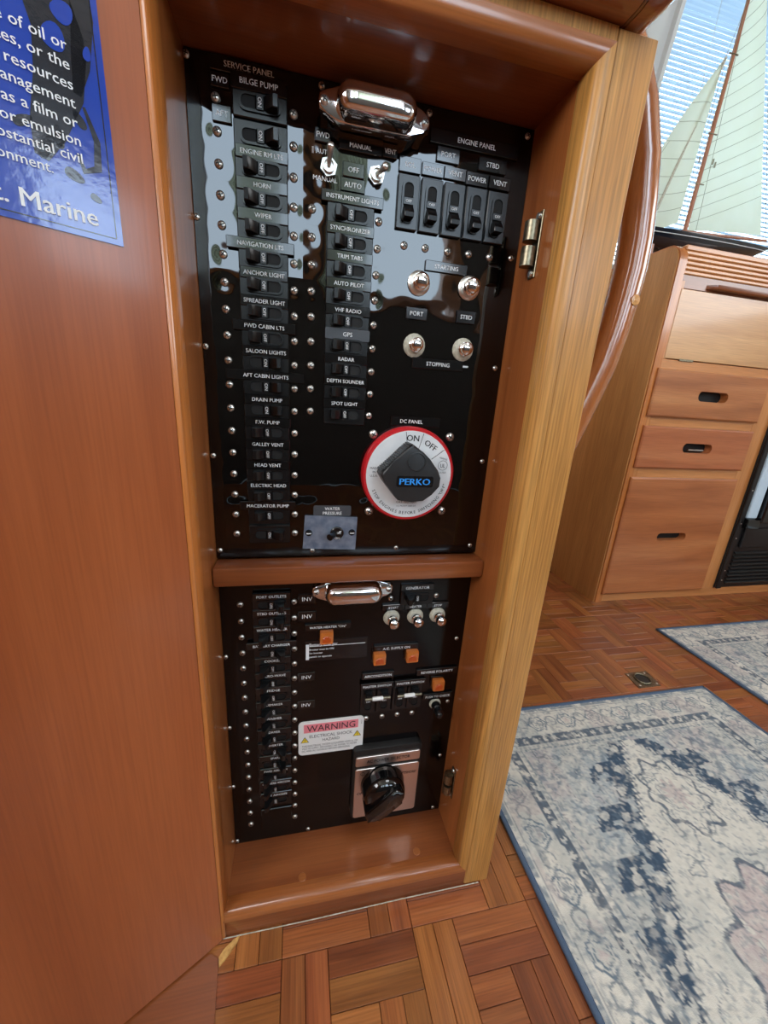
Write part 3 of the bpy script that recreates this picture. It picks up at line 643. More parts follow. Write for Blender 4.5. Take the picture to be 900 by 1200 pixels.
# ------------------------------------------------------------------ battery switch
cx, cz = .1818, .4672
bs = thing('battery_switch', 'round battery switch with white dial, red rim and charcoal pointed knob', 'switch', (cx, 0, cz))
bm = BM(); lathe(bm, [(.0452, 0), (.0455, .0085), (.0440, .0105), (.0420, .0105)], (cx, 0, cz), 64); part('red_rim', bm, 'red', bs, (cx, 0, cz), smooth=40)
bm = BM(); lathe(bm, [(.0420, .0100), (.0418, .0112), (0, .0112)], (cx, 0, cz), 64); fc = part('dial_face', bm, 'dial', bs, (cx, -.01, cz))
yl = -.0114; bm = BM()
text(bm, 'ON', cx+.0005, cz+.0352, .0056, y=yl, bold=.03, rot=-.02); text(bm, 'OFF', cx+.0185, cz+.0290, .0054, y=yl, bold=.03, rot=-.55)
def line(bm, x0, z0_, x1, z1_, t_=.0005):
    dx, dz = x1-x0, z1_-z0_; l = math.hypot(dx, dz); nx, nz = -dz/l*t_/2, dx/l*t_/2
    bm.faces.new([bm.verts.new(p) for p in ((x0-nx, yl, z0_-nz), (x1-nx, yl, z1_-nz), (x1+nx, yl, z1_+nz), (x0+nx, yl, z0_+nz))])
for a in (99, 75, 38): 
    ca, sa = math.cos(math.radians(a)), math.sin(math.radians(a)); line(bm, cx+.026*ca, cz+.026*sa, cx+.0412*ca, cz+.0412*sa)
msg = 'STOP ENGINES BEFORE SWITCHING "OFF"'
a0, a1 = math.radians(202), math.radians(348)
wd = [.45 if c in ' I"' else (1.1 if c in 'WNG' else .9) for c in msg]; tot = sum(wd); acc = 0
for c_, w_ in zip(msg, wd):
    a = a0+(a1-a0)*(acc+w_/2)/tot; acc += w_
    if c_ != ' ': text(bm, c_, cx+.0372*math.cos(a), cz+.0372*math.sin(a), .0030, y=yl, rot=a+PI/2, bold=.02)
for k, s in enumerate(('MADE', 'IN', 'U.S.A.')): text(bm, s, cx-.0345, cz+.0062-.0036*k, .0021, y=yl, bold=.01)
text(bm, 'MARINE', cx+.0325, cz+.0170, .0016, y=yl, rot=-.25); text(bm, 'UL', cx+.0325, cz+.0102, .0040, .0048, y=yl, bold=.02); text(bm, 'LISTED', cx+.0330, cz+.0035, .0017, y=yl)
k = 24
for i in range(k):
    a, b = 2*PI*i/k, 2*PI*(i+1)/k; line(bm, cx+.0325+.0046*math.cos(a), cz+.0104+.0046*math.sin(a), cx+.0325+.0046*math.cos(b), cz+.0104+.0046*math.sin(b), .0004)
text(bm, 'CAT. NO. 9601', cx-.001, cz-.0262, .0022, y=yl); text(bm, 'U.S. PATENT 3,889,437', cx-.001, cz-.0302, .0014, y=yl)
part('lettering', bm, 'ink', fc, (cx, yl, cz))
# pointed knob, proud of the dial
KP = [(.1772, .4990), (.1862, .4930), (.1940, .4862), (.2030, .4760), (.2062, .4690), (.2058, .4610), (.1992, .4530), (.1915, .4472), (.1800, .4458), (.1672, .4476), (.1618, .4540), (.1545, .4625), (.1498, .4700), (.1512, .4740), (.1600, .4830), (.1690, .4930)]
bm = BM(); prism(bm, KP[::-1], -.032, -.0115, 'y', bev=.0022, seg=2); kb = part('knob', bm, 'knob', bs, (cx, -.02, cz), smooth=35)
bm = BM()
for i in range(17):   # grip ribs along the upper left flank
    t_ = (i+.5)/17; a = Vector((.1503, 0, .4735)).lerp(Vector((.1760, 0, .4985)), t_); box(bm, a.x-.0009, a.x+.0006, -.0310, -.0125, a.z-.0002, a.z+.0012, .0003)
part('grip_ribs', bm, 'knob', kb, (.163, -.02, .486), label='row of grip ribs')
bm = BM(); lathe(bm, [(.0088, .0318), (.0088, .0326), (.0078, .0328), (.0074, .0318), (0, .0316)], (.1815, 0, .4838), 28); part('key_cap', bm, 'knob', kb, (.1815, -.03, .4838), smooth=35)
bm = BM(); prism(bm, rrect(.1642, .1985, .4608, .4708, .0018), -.0325, -.0315, 'y'); part('nameplate', bm, 'body', kb, (.181, -.032, .466))
bm = BM(); text(bm, 'PERKO', .1812, .4658, .0058, y=-.0328, bold=.05, stretch=.0285); part('lettering', bm, 'blue', kb, (.181, -.033, .466), label='bold blue maker name')
for x, z in ((.1467, .5032), (.2228, .5038), (.1465, .4282), (.2224, .4287)): inst('screw', SC_big, up, (x, 0, z))

# ------------------------------------------------------------------ AC power selector
ps = thing('power_selector_switch', 'rotary power selector with big glossy black knob on a silver metal plate with a painted pink reflection', 'switch', (.186, 0, .078))
bm = BM(); prism(bm, rrect(.1427, .2285, .0215, .1325, .006)[::-1], -.0090, 0, 'y', bev=.0015, seg=2); part('base', bm, 'base', ps, (.186, 0, .078), smooth=35)
bm = BM(); prism(bm, rrect(.1455, .2258, .1090, .1230, .002)[::-1], -.0108, -.0088, 'y', bev=.0004, seg=1); tpn = part('title_plate', bm, 'alu', ps, (.186, -.01, .116))
bm = BM(); prism(bm, rrect(.1455, .2262, .0248, .1040, .003)[::-1], -.0105, -.0088, 'y', bev=.0004, seg=1); dpn = part('dial_plate', bm, 'alu', ps, (.186, -.01, .064))
bm = BM(); text(bm, 'AC POWER SELECTOR', .1860, .1160, .0044, y=-.0111, stretch=.0540, bold=.02); part('lettering', bm, 'ink', tpn, (.186, -.011, .116))
bm = BM(); yl = -.0108; text(bm, 'FWD SHORE', .1850, .0990, .0038, .024, yl, bold=.02); text(bm, 'AFTSHORE', .2120, .0893, .0038, .021, yl, bold=.02); text(bm, 'GEN', .1625, .0868, .0038, .010, yl, bold=.02); text(bm, 'OFF', .1535, .0655, .0040, .009, yl, bold=.02)
for i in range(16):
    a, b = 2*PI*i/16, 2*PI*(i+1)/16; line(bm, .1548+.0026*math.cos(a), .0972+.0026*math.sin(a), .1548+.0026*math.cos(b), .0972+.0026*math.sin(b), .0005)
line(bm, .1548, .0935, .1548, .1010, .0006)
part('lettering', bm, 'ink', dpn, (.186, -.011, .064))
kx, kz = .1800, .0790
bm = BM(); lathe(bm, [(.0270, .0100), (.0275, .0135), (.0262, .0165), (.0258, .024), (.0240, .030), (.0180, .0345), (.009, .0365), (0, .0370)], (kx, 0, kz), 36); kk = part('knob', bm, 'gloss', ps, (kx, -.02, kz), smooth=50)
bm = BM(); T = Matrix.Translation((kx, 0, kz)) @ Matrix.Rotation(math.radians(-42), 4, 'Y')
prism(bm, rrect(-.0300, .0245, -.0105, .0105, .0100, 5)[::-1], -.0415, -.0165, 'y', bev=.0045, seg=3, T=T); part('grip_bar', bm, 'gloss', kk, (kx, -.03, kz), smooth=60)

# ------------------------------------------------------------------ warning sticker
ws = thing('warning_sticker', 'white electrical shock warning sticker with pink band on the lower panel', 'sticker', (.116, 0, .152))
bm = BM(); T = None; prism(bm, rrect(.0785, .1542, .1280, .1765, .005), -.0002, -.0012, 'y'); wv = part('vinyl', bm, 'paper', ws, (.116, 0, .152))
bm = BM(); box(bm, .0845, .1475, -.0014, -.0011, .1605, .1725); part('warning_band', bm, 'pink', ws, (.116, 0, .166), label='pink band behind WARNING')
bm = BM(); text(bm, 'WARNING', .1160, .1665, .0088, y=-.0016, stretch=.0560); text(bm, 'ELECTRICAL SHOCK', .1160, .1548, .0044, y=-.0014, stretch=.0500); text(bm, 'HAZARD', .1160, .1482, .0040, y=-.0014, stretch=.0200)
text(bm, 'THIS ELECTRICAL SYSTEM IS EQUIPPED WITH A 120', .0825, .1412, .0026, y=-.0014, stretch=.0650, align='l'); text(bm, 'VOLT AC SUPPLY. DISCONNECT ALL POWER TO SYSTEM', .0825, .1375, .0026, y=-.0014, stretch=.0640, align='l'); text(bm, 'DC AND AC SOURCES BEFORE SERVICING', .0825, .1338, .0026, y=-.0014, stretch=.0560, align='l')
text(bm, '012345', .1515, .1680, .0014, y=-.0014, rot=-PI/2)
part('lettering', bm, 'ink', ws, (.116, 0, .152))
for x, z in ((.0857, .1503), (.1468, .1517)):
    bm = BM(); prism(bm, [(x-.0048, z-.0038), (x+.0048, z-.0038), (x, z+.0044)], -.0011, -.0014, 'y'); wt_ = part('warning_triangle', bm, 'ink', ws, (x, 0, z))
    bm = BM(); prism(bm, [(x-.0037, z-.0031), (x+.0037, z-.0031), (x, z+.0032)], -.0014, -.0016, 'y'); part('yellow_field', bm, 'yellow', wt_, (x, 0, z))
    bm = BM(); text(bm, '!', x, z-.0006, .0040, y=-.0018, bold=.02); part('lettering', bm, 'ink', wt_, (x, 0, z))

# ------------------------------------------------------------------ roller catches on the right lining
def catch(y, z, h, label):
    t_ = thing('roller_catch', label, 'catch', (W, y, z), 'metal catches on the right lining'); X = W-.0002
    bm = BM(); box(bm, X-.0012, X, y-.0048, y+.0048, z-h/2, z+h/2, .0003); part('plate', bm, 'brass', t_, (X, y, z))
    for s_ in (-1, 1):
        bm = BM(); zc = z+s_*h*.19; lathe(bm, [(.0030, -h*.15), (.0056, -h*.145), (.0056, h*.145), (.0030, h*.15)], (X-.0066, y, zc), 16, 'z'); part('roller', bm, 'brass', t_, (X-.0066, y, zc), smooth=50)
        bm = BM(); lathe(bm, [(.0028, 0), (.0024, -.0016), (0, -.0022)], (X-.0012, y, z+s_*h*.43), 10, 'x'); part('screw', bm, 'nickel', t_, (X, y, z+s_*h*.43), smooth=50)
catch(-.030, .662, .047, 'upper twin-roller metal catch on the right lining beside the engine breakers')
catch(-.0265, .082, .044, 'lower small metal catch on the right lining beside the selector knob')

# ------------------------------------------------------------------ open locker door with placard
TH = math.radians(29.5); P0 = Vector((.0015, -.0675, 0)); e1 = Vector((-math.cos(TH), -math.sin(TH), 0)); nn = Vector((math.sin(TH), -math.cos(TH), 0))
# local frame: x' = distance from the hinge edge mirrored (so text reads left to right), y' into the leaf, z up
TD = Matrix(((-e1.x, -nn.x, 0, P0.x), (-e1.y, -nn.y, 0, P0.y), (0, 0, 1, 0), (0, 0, 0, 1)))
dr = thing('locker_door', 'reddish brown veneered locker door swung open on the left of the panels', 'door', (P0.x-.1, P0.y-.05, FZ+.004))
bm = BM(); box(bm, -.34, -.0042, .0, .016, FZ+.004, .7735, T=TD); part('leaf', bm, 'door', dr, (P0.x, P0.y, .3))
bm = BM(); box(bm, -.0041, 0, -.0002, .016, FZ+.004, .7735, .0012, 2, T=TD); part('edge_lipping', bm, 'edge', dr, (P0.x, P0.y, .3), smooth=40, label='thin lighter edge strip')
pc = thing('placard', 'blue glossy vinyl notice with white print stuck on the open door', 'placard', tuple(TD @ Vector((-.10, 0, .66))))
bm = BM(); box(bm, -.28, -.0232, -.0006, 0, .6095, .770, T=TD); part('vinyl', bm, 'placard', pc, tuple(TD @ Vector((-.1, 0, .7))))
# damask print: dark swirls and border lines
bm = BM(); yl = -.0008
def blob(x, z, a, b, rot, mi=0):
    vs = []
    for i in range(18):
        q = 2*PI*i/18; X = a*math.cos(q)*(1+.25*math.cos(q)); Z = b*math.sin(q); vs.append(bm.verts.new(TD @ Vector((x+X*math.cos(rot)-Z*math.sin(rot), yl, z+X*math.sin(rot)+Z*math.cos(rot)))))
    bm.faces.new(vs).material_index = mi
def sline(p, q, t_=.0005, mi=0):
    dx, dz = q[0]-p[0], q[1]-p[1]; l = math.hypot(dx, dz); nx, nz = -dz/l*t_/2, dx/l*t_/2
    bm.faces.new([bm.verts.new(TD @ Vector((a, yl, b))) for a, b in ((p[0]-nx, p[1]-nz), (q[0]-nx, q[1]-nz), (q[0]+nx, q[1]+nz), (p[0]+nx, p[1]+nz))]).material_index = mi
def band(pts, w_, mi=0):
    A = []; Bv = []
    for i, p in enumerate(pts):
        q0, q1 = pts[max(i-1, 0)], pts[min(i+1, len(pts)-1)]; dx, dz = q1[0]-q0[0], q1[1]-q0[1]; l = math.hypot(dx, dz); t_ = w_*(math.sin(PI*(i+.6)/(len(pts)+.2)))
        A.append(bm.verts.new(TD @ Vector((p[0]-dz/l*t_/2, yl, p[1]+dx/l*t_/2)))); Bv.append(bm.verts.new(TD @ Vector((p[0]+dz/l*t_/2, yl, p[1]-dx/l*t_/2))))
    for i in range(len(pts)-1): bm.faces.new((A[i], A[i+1], Bv[i+1], Bv[i])).material_index = mi
sline((-.0262, .768), (-.0262, .6125)); sline((-.0262, .6125), (-.28, .6125))
band([(-.060, .766), (-.055, .745), (-.046, .715), (-.040, .692), (-.043, .672), (-.050, .652), (-.054, .640)], .021)
band([(-.030, .766), (-.031, .73), (-.030, .705), (-.033, .685), (-.036, .672)], .009)
band([(-.084, .766), (-.078, .735), (-.070, .718), (-.060, .708)], .010)
band([(-.034, .668), (-.030, .655), (-.031, .643), (-.037, .640), (-.039, .647)], .0035)
for x, z, a, b, r_ in ((-.0425, .637, .0042, .0026, -.4), (-.034, .6295, .0026, .0017, -.5), (-.052, .6440, .0065, .0022, 1.1), (-.060, .652, .0045, .0020, .6), (-.0460, .650, .0050, .0020, 1.6), (-.036, .661, .0040, .0020, 2.1), (-.070, .664, .005, .002, .8), (-.075, .69, .007, .004, 1.2)): blob(x, z, a, b, r_)
part('damask_print', bm, mat('navy black print', (22, 24, 34), .2, coat=.6, bump=(160, .18, .0006)), pc, tuple(TD @ Vector((-.1, 0, .7))), label='dark scroll pattern and border line')
bm = BM(); yl = -.0010
blob(-.0385, .7015, .0048, .0040, .9); blob(-.0465, .7220, .0030, .0020, 1.2); blob(-.0300, .690, .0030, .0016, 1.4); blob(-.0430, .690, .0055, .0045, 1.3)
part('damask_print', bm, 'placard', pc, tuple(TD @ Vector((-.1, 0, .7))), label='blue petals inside the dark scrolls')
bm = BM()
for s, x, z in (('e of oil or', -0.0379, 0.6902), ('tes, or the', -0.0378, 0.6828), ('resources', -0.0375, 0.6752), ('management', -0.0374, 0.6679), ('as a film or', -0.0375, 0.66), ('e or emulsion', -0.0373, 0.6525), ('substantial civil', -0.0374, 0.6451), ('ironment.', -0.0503, 0.6366)): text(bm, s, x, z, .0044, y=-.0012, bold=.014, align='r', T=TD)
text(bm, 't. Marine', -0.0341, 0.6201, .0080, y=-.0012, bold=.02, align='r', T=TD)
part('lettering', bm, 'white', pc, tuple(TD @ Vector((-.1, 0, .7))))
# floor trim below the door: smooth board and a dab of filler
bm = BM(); prism(bm, [(-.40, -.060), (-.40, -.30), (.004, -.155), (-.004, -.082), (-.02, -.073)], FZ-.002, FZ+.0012, 'z'); o = part('threshold_board', bm, 'lining_x_shaded', None, (-.1, -.15, FZ)); tag(o, 'smooth pale wooden threshold board on the floor under the open door', 'board')
bm = BM(); prism(bm, [(-.0035, -.0815), (.000, -.0765), (.009, -.070), (.0155, -.0672), (.0135, -.0725), (.004, -.0835), (-.002, -.089)], FZ-.001, FZ+.0018, 'z', bev=0); o = part('wood_filler_patch', bm, 'filler', None, (.005, -.075, FZ)); tag(o, 'yellowish dab of wood filler in the floor at the foot of the door', 'filler')

# ------------------------------------------------------------------ curved grab rail on the post's outer side
pth = [(.272, .8409), (.290, .8409), (.309, .838), (.325, .830), (.341, .812), (.357, .785), (.371, .750), (.378, .718), (.382, .690), (.3830, .665), (.3815, .640), (.379, .615), (.373, .580), (.362, .545), (.350, .510), (.338, .478), (.324, .448), (.312, .425)]
hr = thing('grab_rail', 'curved varnished wooden grab rail bowed out behind the front post', 'grab rail', (.33, 0, .43))
bm = BM(); tube(bm, [(x+(.0012 if z < .80 else 0), 0, z) for x, z in pth], [.0143]*len(pth), 24); part('bowed_rail', bm, 'hand', hr, (.33, 0, .65), smooth=60)
bm = BM(); lathe(bm, [(.0046, .0120), (.0046, .0150), (0, .0154)], (.3850, 0, .6385), 16); part('round_plug', bm, 'plug', hr, (.3850, -.015, .6385), label='round pale wood plug')

# ------------------------------------------------------------------ sideboard
sb = thing('sideboard', 'teak sideboard with three slotted drawers and ribbed top moulding', 'cabinet', (1.2, .7, FZ))
def arcpts(cx_, cz_, rad, a0_, a1_, k=6): return [(cx_+rad*math.cos(math.radians(a0_+(a1_-a0_)*i/k)), cz_+rad*math.sin(math.radians(a0_+(a1_-a0_)*i/k))) for i in range(k+1)]
prof = [(.560, FZ), (.560, .905)]+arcpts(.595, .908, .035, 180, 90)+[(.846, .943), (.846, FZ)]
bm = BM(); prism(bm, prof, .990, 1.012, 'x', bev=0); part('side_panel', bm, 'side', sb, (1.0, .7, 0))
bm = BM(); prof2 = [(.556, FZ), (.556, .905)]+arcpts(.595, .908, .039, 180, 90)+[(.846, .947), (.846, .9432)]+arcpts(.595, .908, .0352, 90, 180)+[(.5598, .905), (.5598, FZ)]
prism(bm, prof2, .9935, 1.016, 'x'); part('edge_lipping', bm, 'edge', sb, (1.0, .56, 0), smooth=50, label='lighter rounded front edge')
def fb(x0, x1, z0_, z1_, name='frame_rail', mt='frame', y0=.560, y1=.58, bev=.0006, **k):
    bm = BM(); box(bm, x0, x1, y0, y1, z0_, z1_, bev); return part(name, bm, mt, sb, ((x0+x1)/2, y0, (z0_+z1_)/2), **k)
fb(1.012, 2.0, FZ, -.014); fb(1.0302, 1.3978, .362, .392); fb(1.0302, 1.3978, .508, .5345); fb(1.012, 2.0, .6552, .6813); fb(1.012, 1.03, -.014, .655, 'frame_stile', 'frame_z'); fb(1.398, 1.4585, -.014, .655, 'frame_stile', 'frame_z')
fb(1.012, 1.03, .6815, .866, 'frame_stile', 'frame_z')
fb(1.459, 2.0, .60, .655)
bm = BM(); box(bm, 1.0235, 2.0, .5585, .575, .6835, .8475, .001); part('flap', bm, 'lid', sb, (1.3, .56, .76), label='pale drop-down flap above the drawers')
bm = BM(); box(bm, 1.072, 1.118, .5572, .5590, .6795, .6850, .0004); part('hinge', bm, 'brass', sb, (1.09, .557, .682))
fb(1.012, 2.0, .8495, .8795, 'upper_board', 'lining_x_shaded', y0=.562)
bm = BM(); pp = [(1.112, .550), (1.125, .546), (2.0, .546), (2.0, .562), (1.10, .562)]; prism(bm, pp, .853, .8635, 'z', bev=.003, seg=2); part('finger_pull', bm, 'lining_x_shaded', sb, (1.3, .55, .858), smooth=50)
fb(1.012, 2.0, .8795, .932, 'backing_rail', 'frame', y0=.566, y1=.60, bev=0)
for k in range(5): fb(1.012, 2.0, .8800+k*.0104, .8890+k*.0104, 'rib', 'frame', y0=.560, y1=.567, bev=.0022)
bm = BM(); box(bm, 1.012, 2.0, .562, .93, .932, .944, .002); part('top_board', bm, 'frame', sb, (1.4, .7, .94))
bm = BM(); box(bm, 1.012, 2.0, .90, .93, FZ, .932); part('back_board', bm, 'dwood', sb, (1.4, .9, .4))
def drawer(x0, x1, z0_, z1_, hx0, hx1, hz, hh_):
    # front board with a real oval finger slot, bevelled edges
    bm = BM(); y0, y1 = .549, .5595; outer = [(x0, z0_), (x1, z0_), (x1, z1_), (x0, z1_)]
    bv = .004; hole = rrect(hx0, hx1, hz-hh_/2, hz+hh_/2, hh_/2-.0005, 4)
    k = len(hole); oi_ = [(x0+bv, z0_+bv), (x1-bv, z0_+bv), (x1-bv, z1_-bv), (x0+bv, z1_-bv)]
    ho = [bm.verts.new((p[0], y0, p[1])) for p in hole]; hb = [bm.verts.new((p[0], y1+.012, p[1])) for p in hole]
    fo = [bm.verts.new((p[0], y0, p[1])) for p in oi_]; fm_ = [bm.verts.new((p[0], y0+bv*.7, p[1])) for p in outer]; bk = [bm.verts.new((p[0], y1, p[1])) for p in outer]
    for i in range(4):
        j = (i+1) % 4; bm.faces.new((fo[i], fo[j], fm_[j], fm_[i])); bm.faces.new((fm_[i], fm_[j], bk[j], bk[i]))
    for i in range(k): bm.faces.new((ho[i], ho[(i+1) % k], hb[(i+1) % k], hb[i])).material_index = 0
    # hole list starts at right, going ccw: quadrant arcs map to corners TR, TL, BL, BR
    cor = {0: 2, 1: 3, 2: 0, 3: 1}; q = 5
    for c_ in range(4):
        for i in range(q-1): bm.faces.new((ho[c_*q+i], fo[cor[c_]], ho[c_*q+i+1]))
        a = ho[c_*q+q-1]; b = ho[(c_*q+q) % k]; bm.faces.new((a, fo[cor[c_]], fo[cor[(c_+1) % 4]], b))
    o = part('drawer', bm, 'drawer', sb, ((x0+x1)/2, y0, (z0_+z1_)/2))
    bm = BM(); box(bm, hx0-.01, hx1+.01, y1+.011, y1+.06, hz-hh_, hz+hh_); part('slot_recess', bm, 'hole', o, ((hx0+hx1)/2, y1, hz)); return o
drawer(1.008, 1.4000, .5335, .6575, 1.158, 1.262, .5945, .027)
d2 = drawer(1.008, 1.4000, .3905, .5080, 1.155, 1.260, .4515, .027)
drawer(1.008, 1.4000, -.0125, .3625, 1.153, 1.262, .179, .024)
bm = BM(); box(bm, 1.185, 1.240, .556, .562, .4435, .4490, .001); part('latch', bm, 'silver', d2, (1.21, .56, .446))
# dark boards seen between the grab rail and the sideboard
o = thing('settee_back', 'brown wooden settee back glimpsed between the post and the grab rail', 'settee', (.8, .92, FZ))
bm = BM(); box(bm, .45, .985, .88, .97, .885, .962, .004); part('top_board', bm, 'lid', o, (.8, .9, .92))
bm = BM(); box(bm, .45, .985, .90, .97, .775, .885); part('recess_board', bm, 'dwood', o, (.8, .9, .83))
bm = BM(); box(bm, .45, .985, .87, .97, FZ, .775, .003); part('front_board', bm, 'side', o, (.8, .9, .4))

# ------------------------------------------------------------------ appliance
ap = thing('galley_appliance', 'black undercounter appliance with pale door edge and vent grille at the right', 'appliance', (1.7, .6, -.012))
bm = BM(); box(bm, 1.459, 2.0, .556, .60, -.0125, .5985, .002); part('case', bm, 'appl', ap, (1.7, .58, 0))
bm = BM(); box(bm, 1.459, 1.478, .548, .556, -.0125, .5985, .002); part('side_trim', bm, 'appl', ap, (1.47, .55, .3))
bm = BM(); box(bm, 1.482, 1.522, .545, .556, .238, .59, .003); part('door_edge', bm, 'appl_white', ap, (1.5, .55, .4), label='pale blue-white door edge')
bm = BM(); box(bm, 1.526, 2.0, .532, .556, .225, .59, .004); part('door', bm, 'gloss', ap, (1.7, .55, .4))
bm = BM(); box(bm, 1.478, 1.530, .536, .556, .205, .237, .002); part('door_hinge', bm, 'gloss', ap, (1.5, .55, .22))
bm = BM(); box(bm, 1.50, 2.0, .5495, .556, .135, .203, .002); part('kick_panel', bm, 'appl', ap, (1.7, .55, .17))
for k in range(9):
    z = .008+k*.0135; bm = BM(); T = Matrix.Translation((1.74, .552, z)) @ Matrix.Rotation(math.radians(35), 4, 'X'); box(bm, -.25, .25, -.004, .004, -.0022, .0022, .0005, T=T); part('grille_slat', bm, 'appl', ap, (1.74, .552, z))
for z in (.02, .055, .17, .22, .33):
    bm = BM(); lathe(bm, [(.0022, .0), (.0016, .0014), (0, .0016)], (1.468, .548, z), 8); part('screw', bm, 'nickel', ap, (1.468, .548, z))

# ------------------------------------------------------------------ window, blind and side trim
bm = BM(); YB = .955
def seg(x0, x1, z0_, z1_): box(bm, x0, x1, RY1-.03, RY1+.04, z0_, z1_, .002)
seg(1.0, 2.5, 1.00, 1.02); seg(1.0, 2.5, 1.86, 1.88); seg(2.47, 2.5, 1.02, 1.86); seg(1.0, 1.02, 1.02, 1.86); win = struct('window_1', bm, 'trimw')
bm = BM(); box(bm, 1.01, 2.49, RY1+.02, RY1+.024, 1.01, 1.87); part('pane', bm, 'glass', win, (1.7, RY1+.02, 1.4))
def xl(z): return 1.072+(z-1.075)*.130
bm = BM(); prism(bm, [(.98, .98), (xl(.98), .98), (xl(1.9), 1.9), (.98, 1.9)], .925, RY1-.032, 'y'); tr_ = struct('trim_1', bm, 'trimw')
bm = BM(); prism(bm, [(xl(.98)-.012, .98), (xl(.98), .98), (xl(1.9), 1.9), (xl(1.9)-.012, 1.9)], .905, .925, 'y'); part('corner_bead', bm, 'trimw', tr_, (1.1, .91, 1.4))
bl = thing('venetian_blind', 'white venetian blind with narrow slats drawn over the window', 'blind', (1.8, YB, 1.0))
SP = .0136; k = 0; z = .965
while z < 1.88:
    bm = BM(); x0 = xl(z); a = math.radians(3)
    pts = [(-.0080, 0), (-.004, .0008), (0, .0011), (.004, .0008), (.0080, 0), (.0080, -.0003), (0, .0008), (-.0080, -.0003)]
    pts = [(YB+p[0]*math.cos(a)-p[1]*math.sin(a), z+p[0]*math.sin(a)+p[1]*math.cos(a)) for p in pts]
    prism(bm, pts, x0, 2.48, 'x'); part('slat', bm, 'slat', bl, (1.8, YB, z)); z += SP
bm = BM(); box(bm, xl(1.88), 2.48, YB-.016, YB+.016, 1.883, 1.905, .002); part('head_rail', bm, 'trimw', bl, (1.8, YB, 1.89))
for x in (1.30, 1.85, 2.35):
    bm = BM(); tube(bm, [(x, YB-.013, .965), (x, YB-.013, 1.885)], .0006, 5); part('ladder_cord', bm, 'trimw', bl, (x, YB, 1.4))

# ------------------------------------------------------------------ model sailing yacht
YS = .75
mb = thing('model_sailboat', 'black-hulled wooden model yacht with pale sails standing before the blind', 'model boat', (1.2, YS, .944))
bm = BM(); st = 24; rings = []
for i in range(st+1):
    t_ = i/st; x = .915+(1.482-.915)*t_; beam = .052*(math.sin(PI*min(1, t_*.86+.02))**.75); deck = 1.0335+.010*(2*t_-1)**2+.001; dep = .046*(math.sin(PI*(t_*.9+.07))**.6)
    if t_ > .93: dep *= (1-(t_-.93)/.07*.45)
    ring = []
    for j in range(9):
        a = PI*j/8; ring.append(bm.verts.new((x-(.012 if t_ > .97 else 0)*math.sin(a), YS-beam*math.cos(a), deck-dep*math.sin(a)**.8)))
    rings.append(ring)
for A, B in zip(rings, rings[1:]):
    for j in range(8): bm.faces.new((A[j], B[j], B[j+1], A[j+1]))
    bm.faces.new((A[0], A[8], B[8], B[0])).material_index = 1
bm.faces.new(rings[0]); bm.faces.new(rings[-1][::-1]); part('hull', bm, ['navy', 'spar'], mb, (1.2, YS, 1.0), smooth=45)
bm = BM(); pts = []
for i in range(st+1):
    t_ = i/st; x = .915+.567*t_; beam = .052*(math.sin(PI*min(1, t_*.86+.02))**.75); deck = 1.0335+.010*(2*t_-1)**2+.001; pts.append((x, YS-beam*.985-.0004, deck-.0105))
tube(bm, pts, .0012, 5); part('sheer_line', bm, 'waterline', mb, (1.2, YS, 1.0), label='thin pale line along the hull')
bm = BM(); tube(bm, [(1.178, YS, 1.030), (1.183, YS, 1.16), (1.188, YS, 1.285), (1.196, YS, 1.48), (1.203, YS, 1.72)], [.0062, .0058, .0054, .0048, .003], 10); part('mast', bm, 'spar', mb, (1.18, YS, 1.3), smooth=60)
bm = BM(); tube(bm, [(1.168, YS, 1.0545), (1.478, YS-.004, 1.0695)], [.0045, .0040], 8); part('boom', bm, 'spar', mb, (1.3, YS, 1.06), smooth=60)
def sail(name, P_, nu, nv, belly, seams):
    """P_(u,v)->(x,z); v runs up"""
    bm = BM(); g = [[None]*(nv+1) for _ in range(nu+1)]
    for i in range(nu+1):
        for j in range(nv+1):
            a, b = i/nu, j/nv; x, z_ = P_(a, b); g[i][j] = bm.verts.new((x, YS-belly*math.sin(PI*a)*(1-b)**.5*(.4+b), z_))
    for i in range(nu):
        for j in range(nv): bm.faces.new((g[i][j], g[i+1][j], g[i+1][j+1], g[i][j+1]))
    bmesh.ops.solidify(bm, geom=bm.faces[:], thickness=.0006)
    s_ = part(name, bm, 'sail', mb, (1.2, YS, 1.3), smooth=60)
    for (a0_, b0_, a1_, b1_) in seams:
        bm = BM(); pp_ = []
        for q in range(13):
            a, b = a0_+(a1_-a0_)*q/12, b0_+(b1_-b0_)*q/12; x, z_ = P_(a, b); pp_.append((x, YS-belly*math.sin(PI*a)*(1-max(0,min(b,1)))**.5*(.4+b)-.0006, z_))
        tube(bm, pp_, .0005, 4); part('seam', bm, 'seam', s_, (1.2, YS, 1.3))
    return s_
def main(u_, v_):
    zt_ = 1.690; zl = 1.059+(zt_-1.059)*v_; xl_ = 1.188+(1.204-1.188)*v_; zr = 1.0825+(zt_-1.0825)*v_; xr = 1.458-.435*(zr-1.0825)*.935; xr = max(xr, xl_+.001)
    return xl_+(xr-xl_)*u_, zl+(zr-zl)*u_
sail('mainsail', main, 12, 20, .018, [(0, b, 1, b+.13*(1-.3*b)) for b in [-.02+.0505*i for i in range(1, 17)]])
def jib(u_, v_):
    hx, hz = 1.1698, 1.4439; tx, tz = .952, 1.024; cx_, cz_ = 1.1475, 1.073
    lx = tx+(hx-tx)*v_-.018*math.sin(PI*v_); lz = tz+(hz-tz)*v_+.006*math.sin(PI*v_); rx = cx_+(hx-cx_)*v_; rz = cz_+(hz-cz_)*v_
    x = lx+(rx-lx)*u_; z_ = lz+(rz-lz)*u_-.012*math.sin(PI*u_)*(1-v_); return x, z_
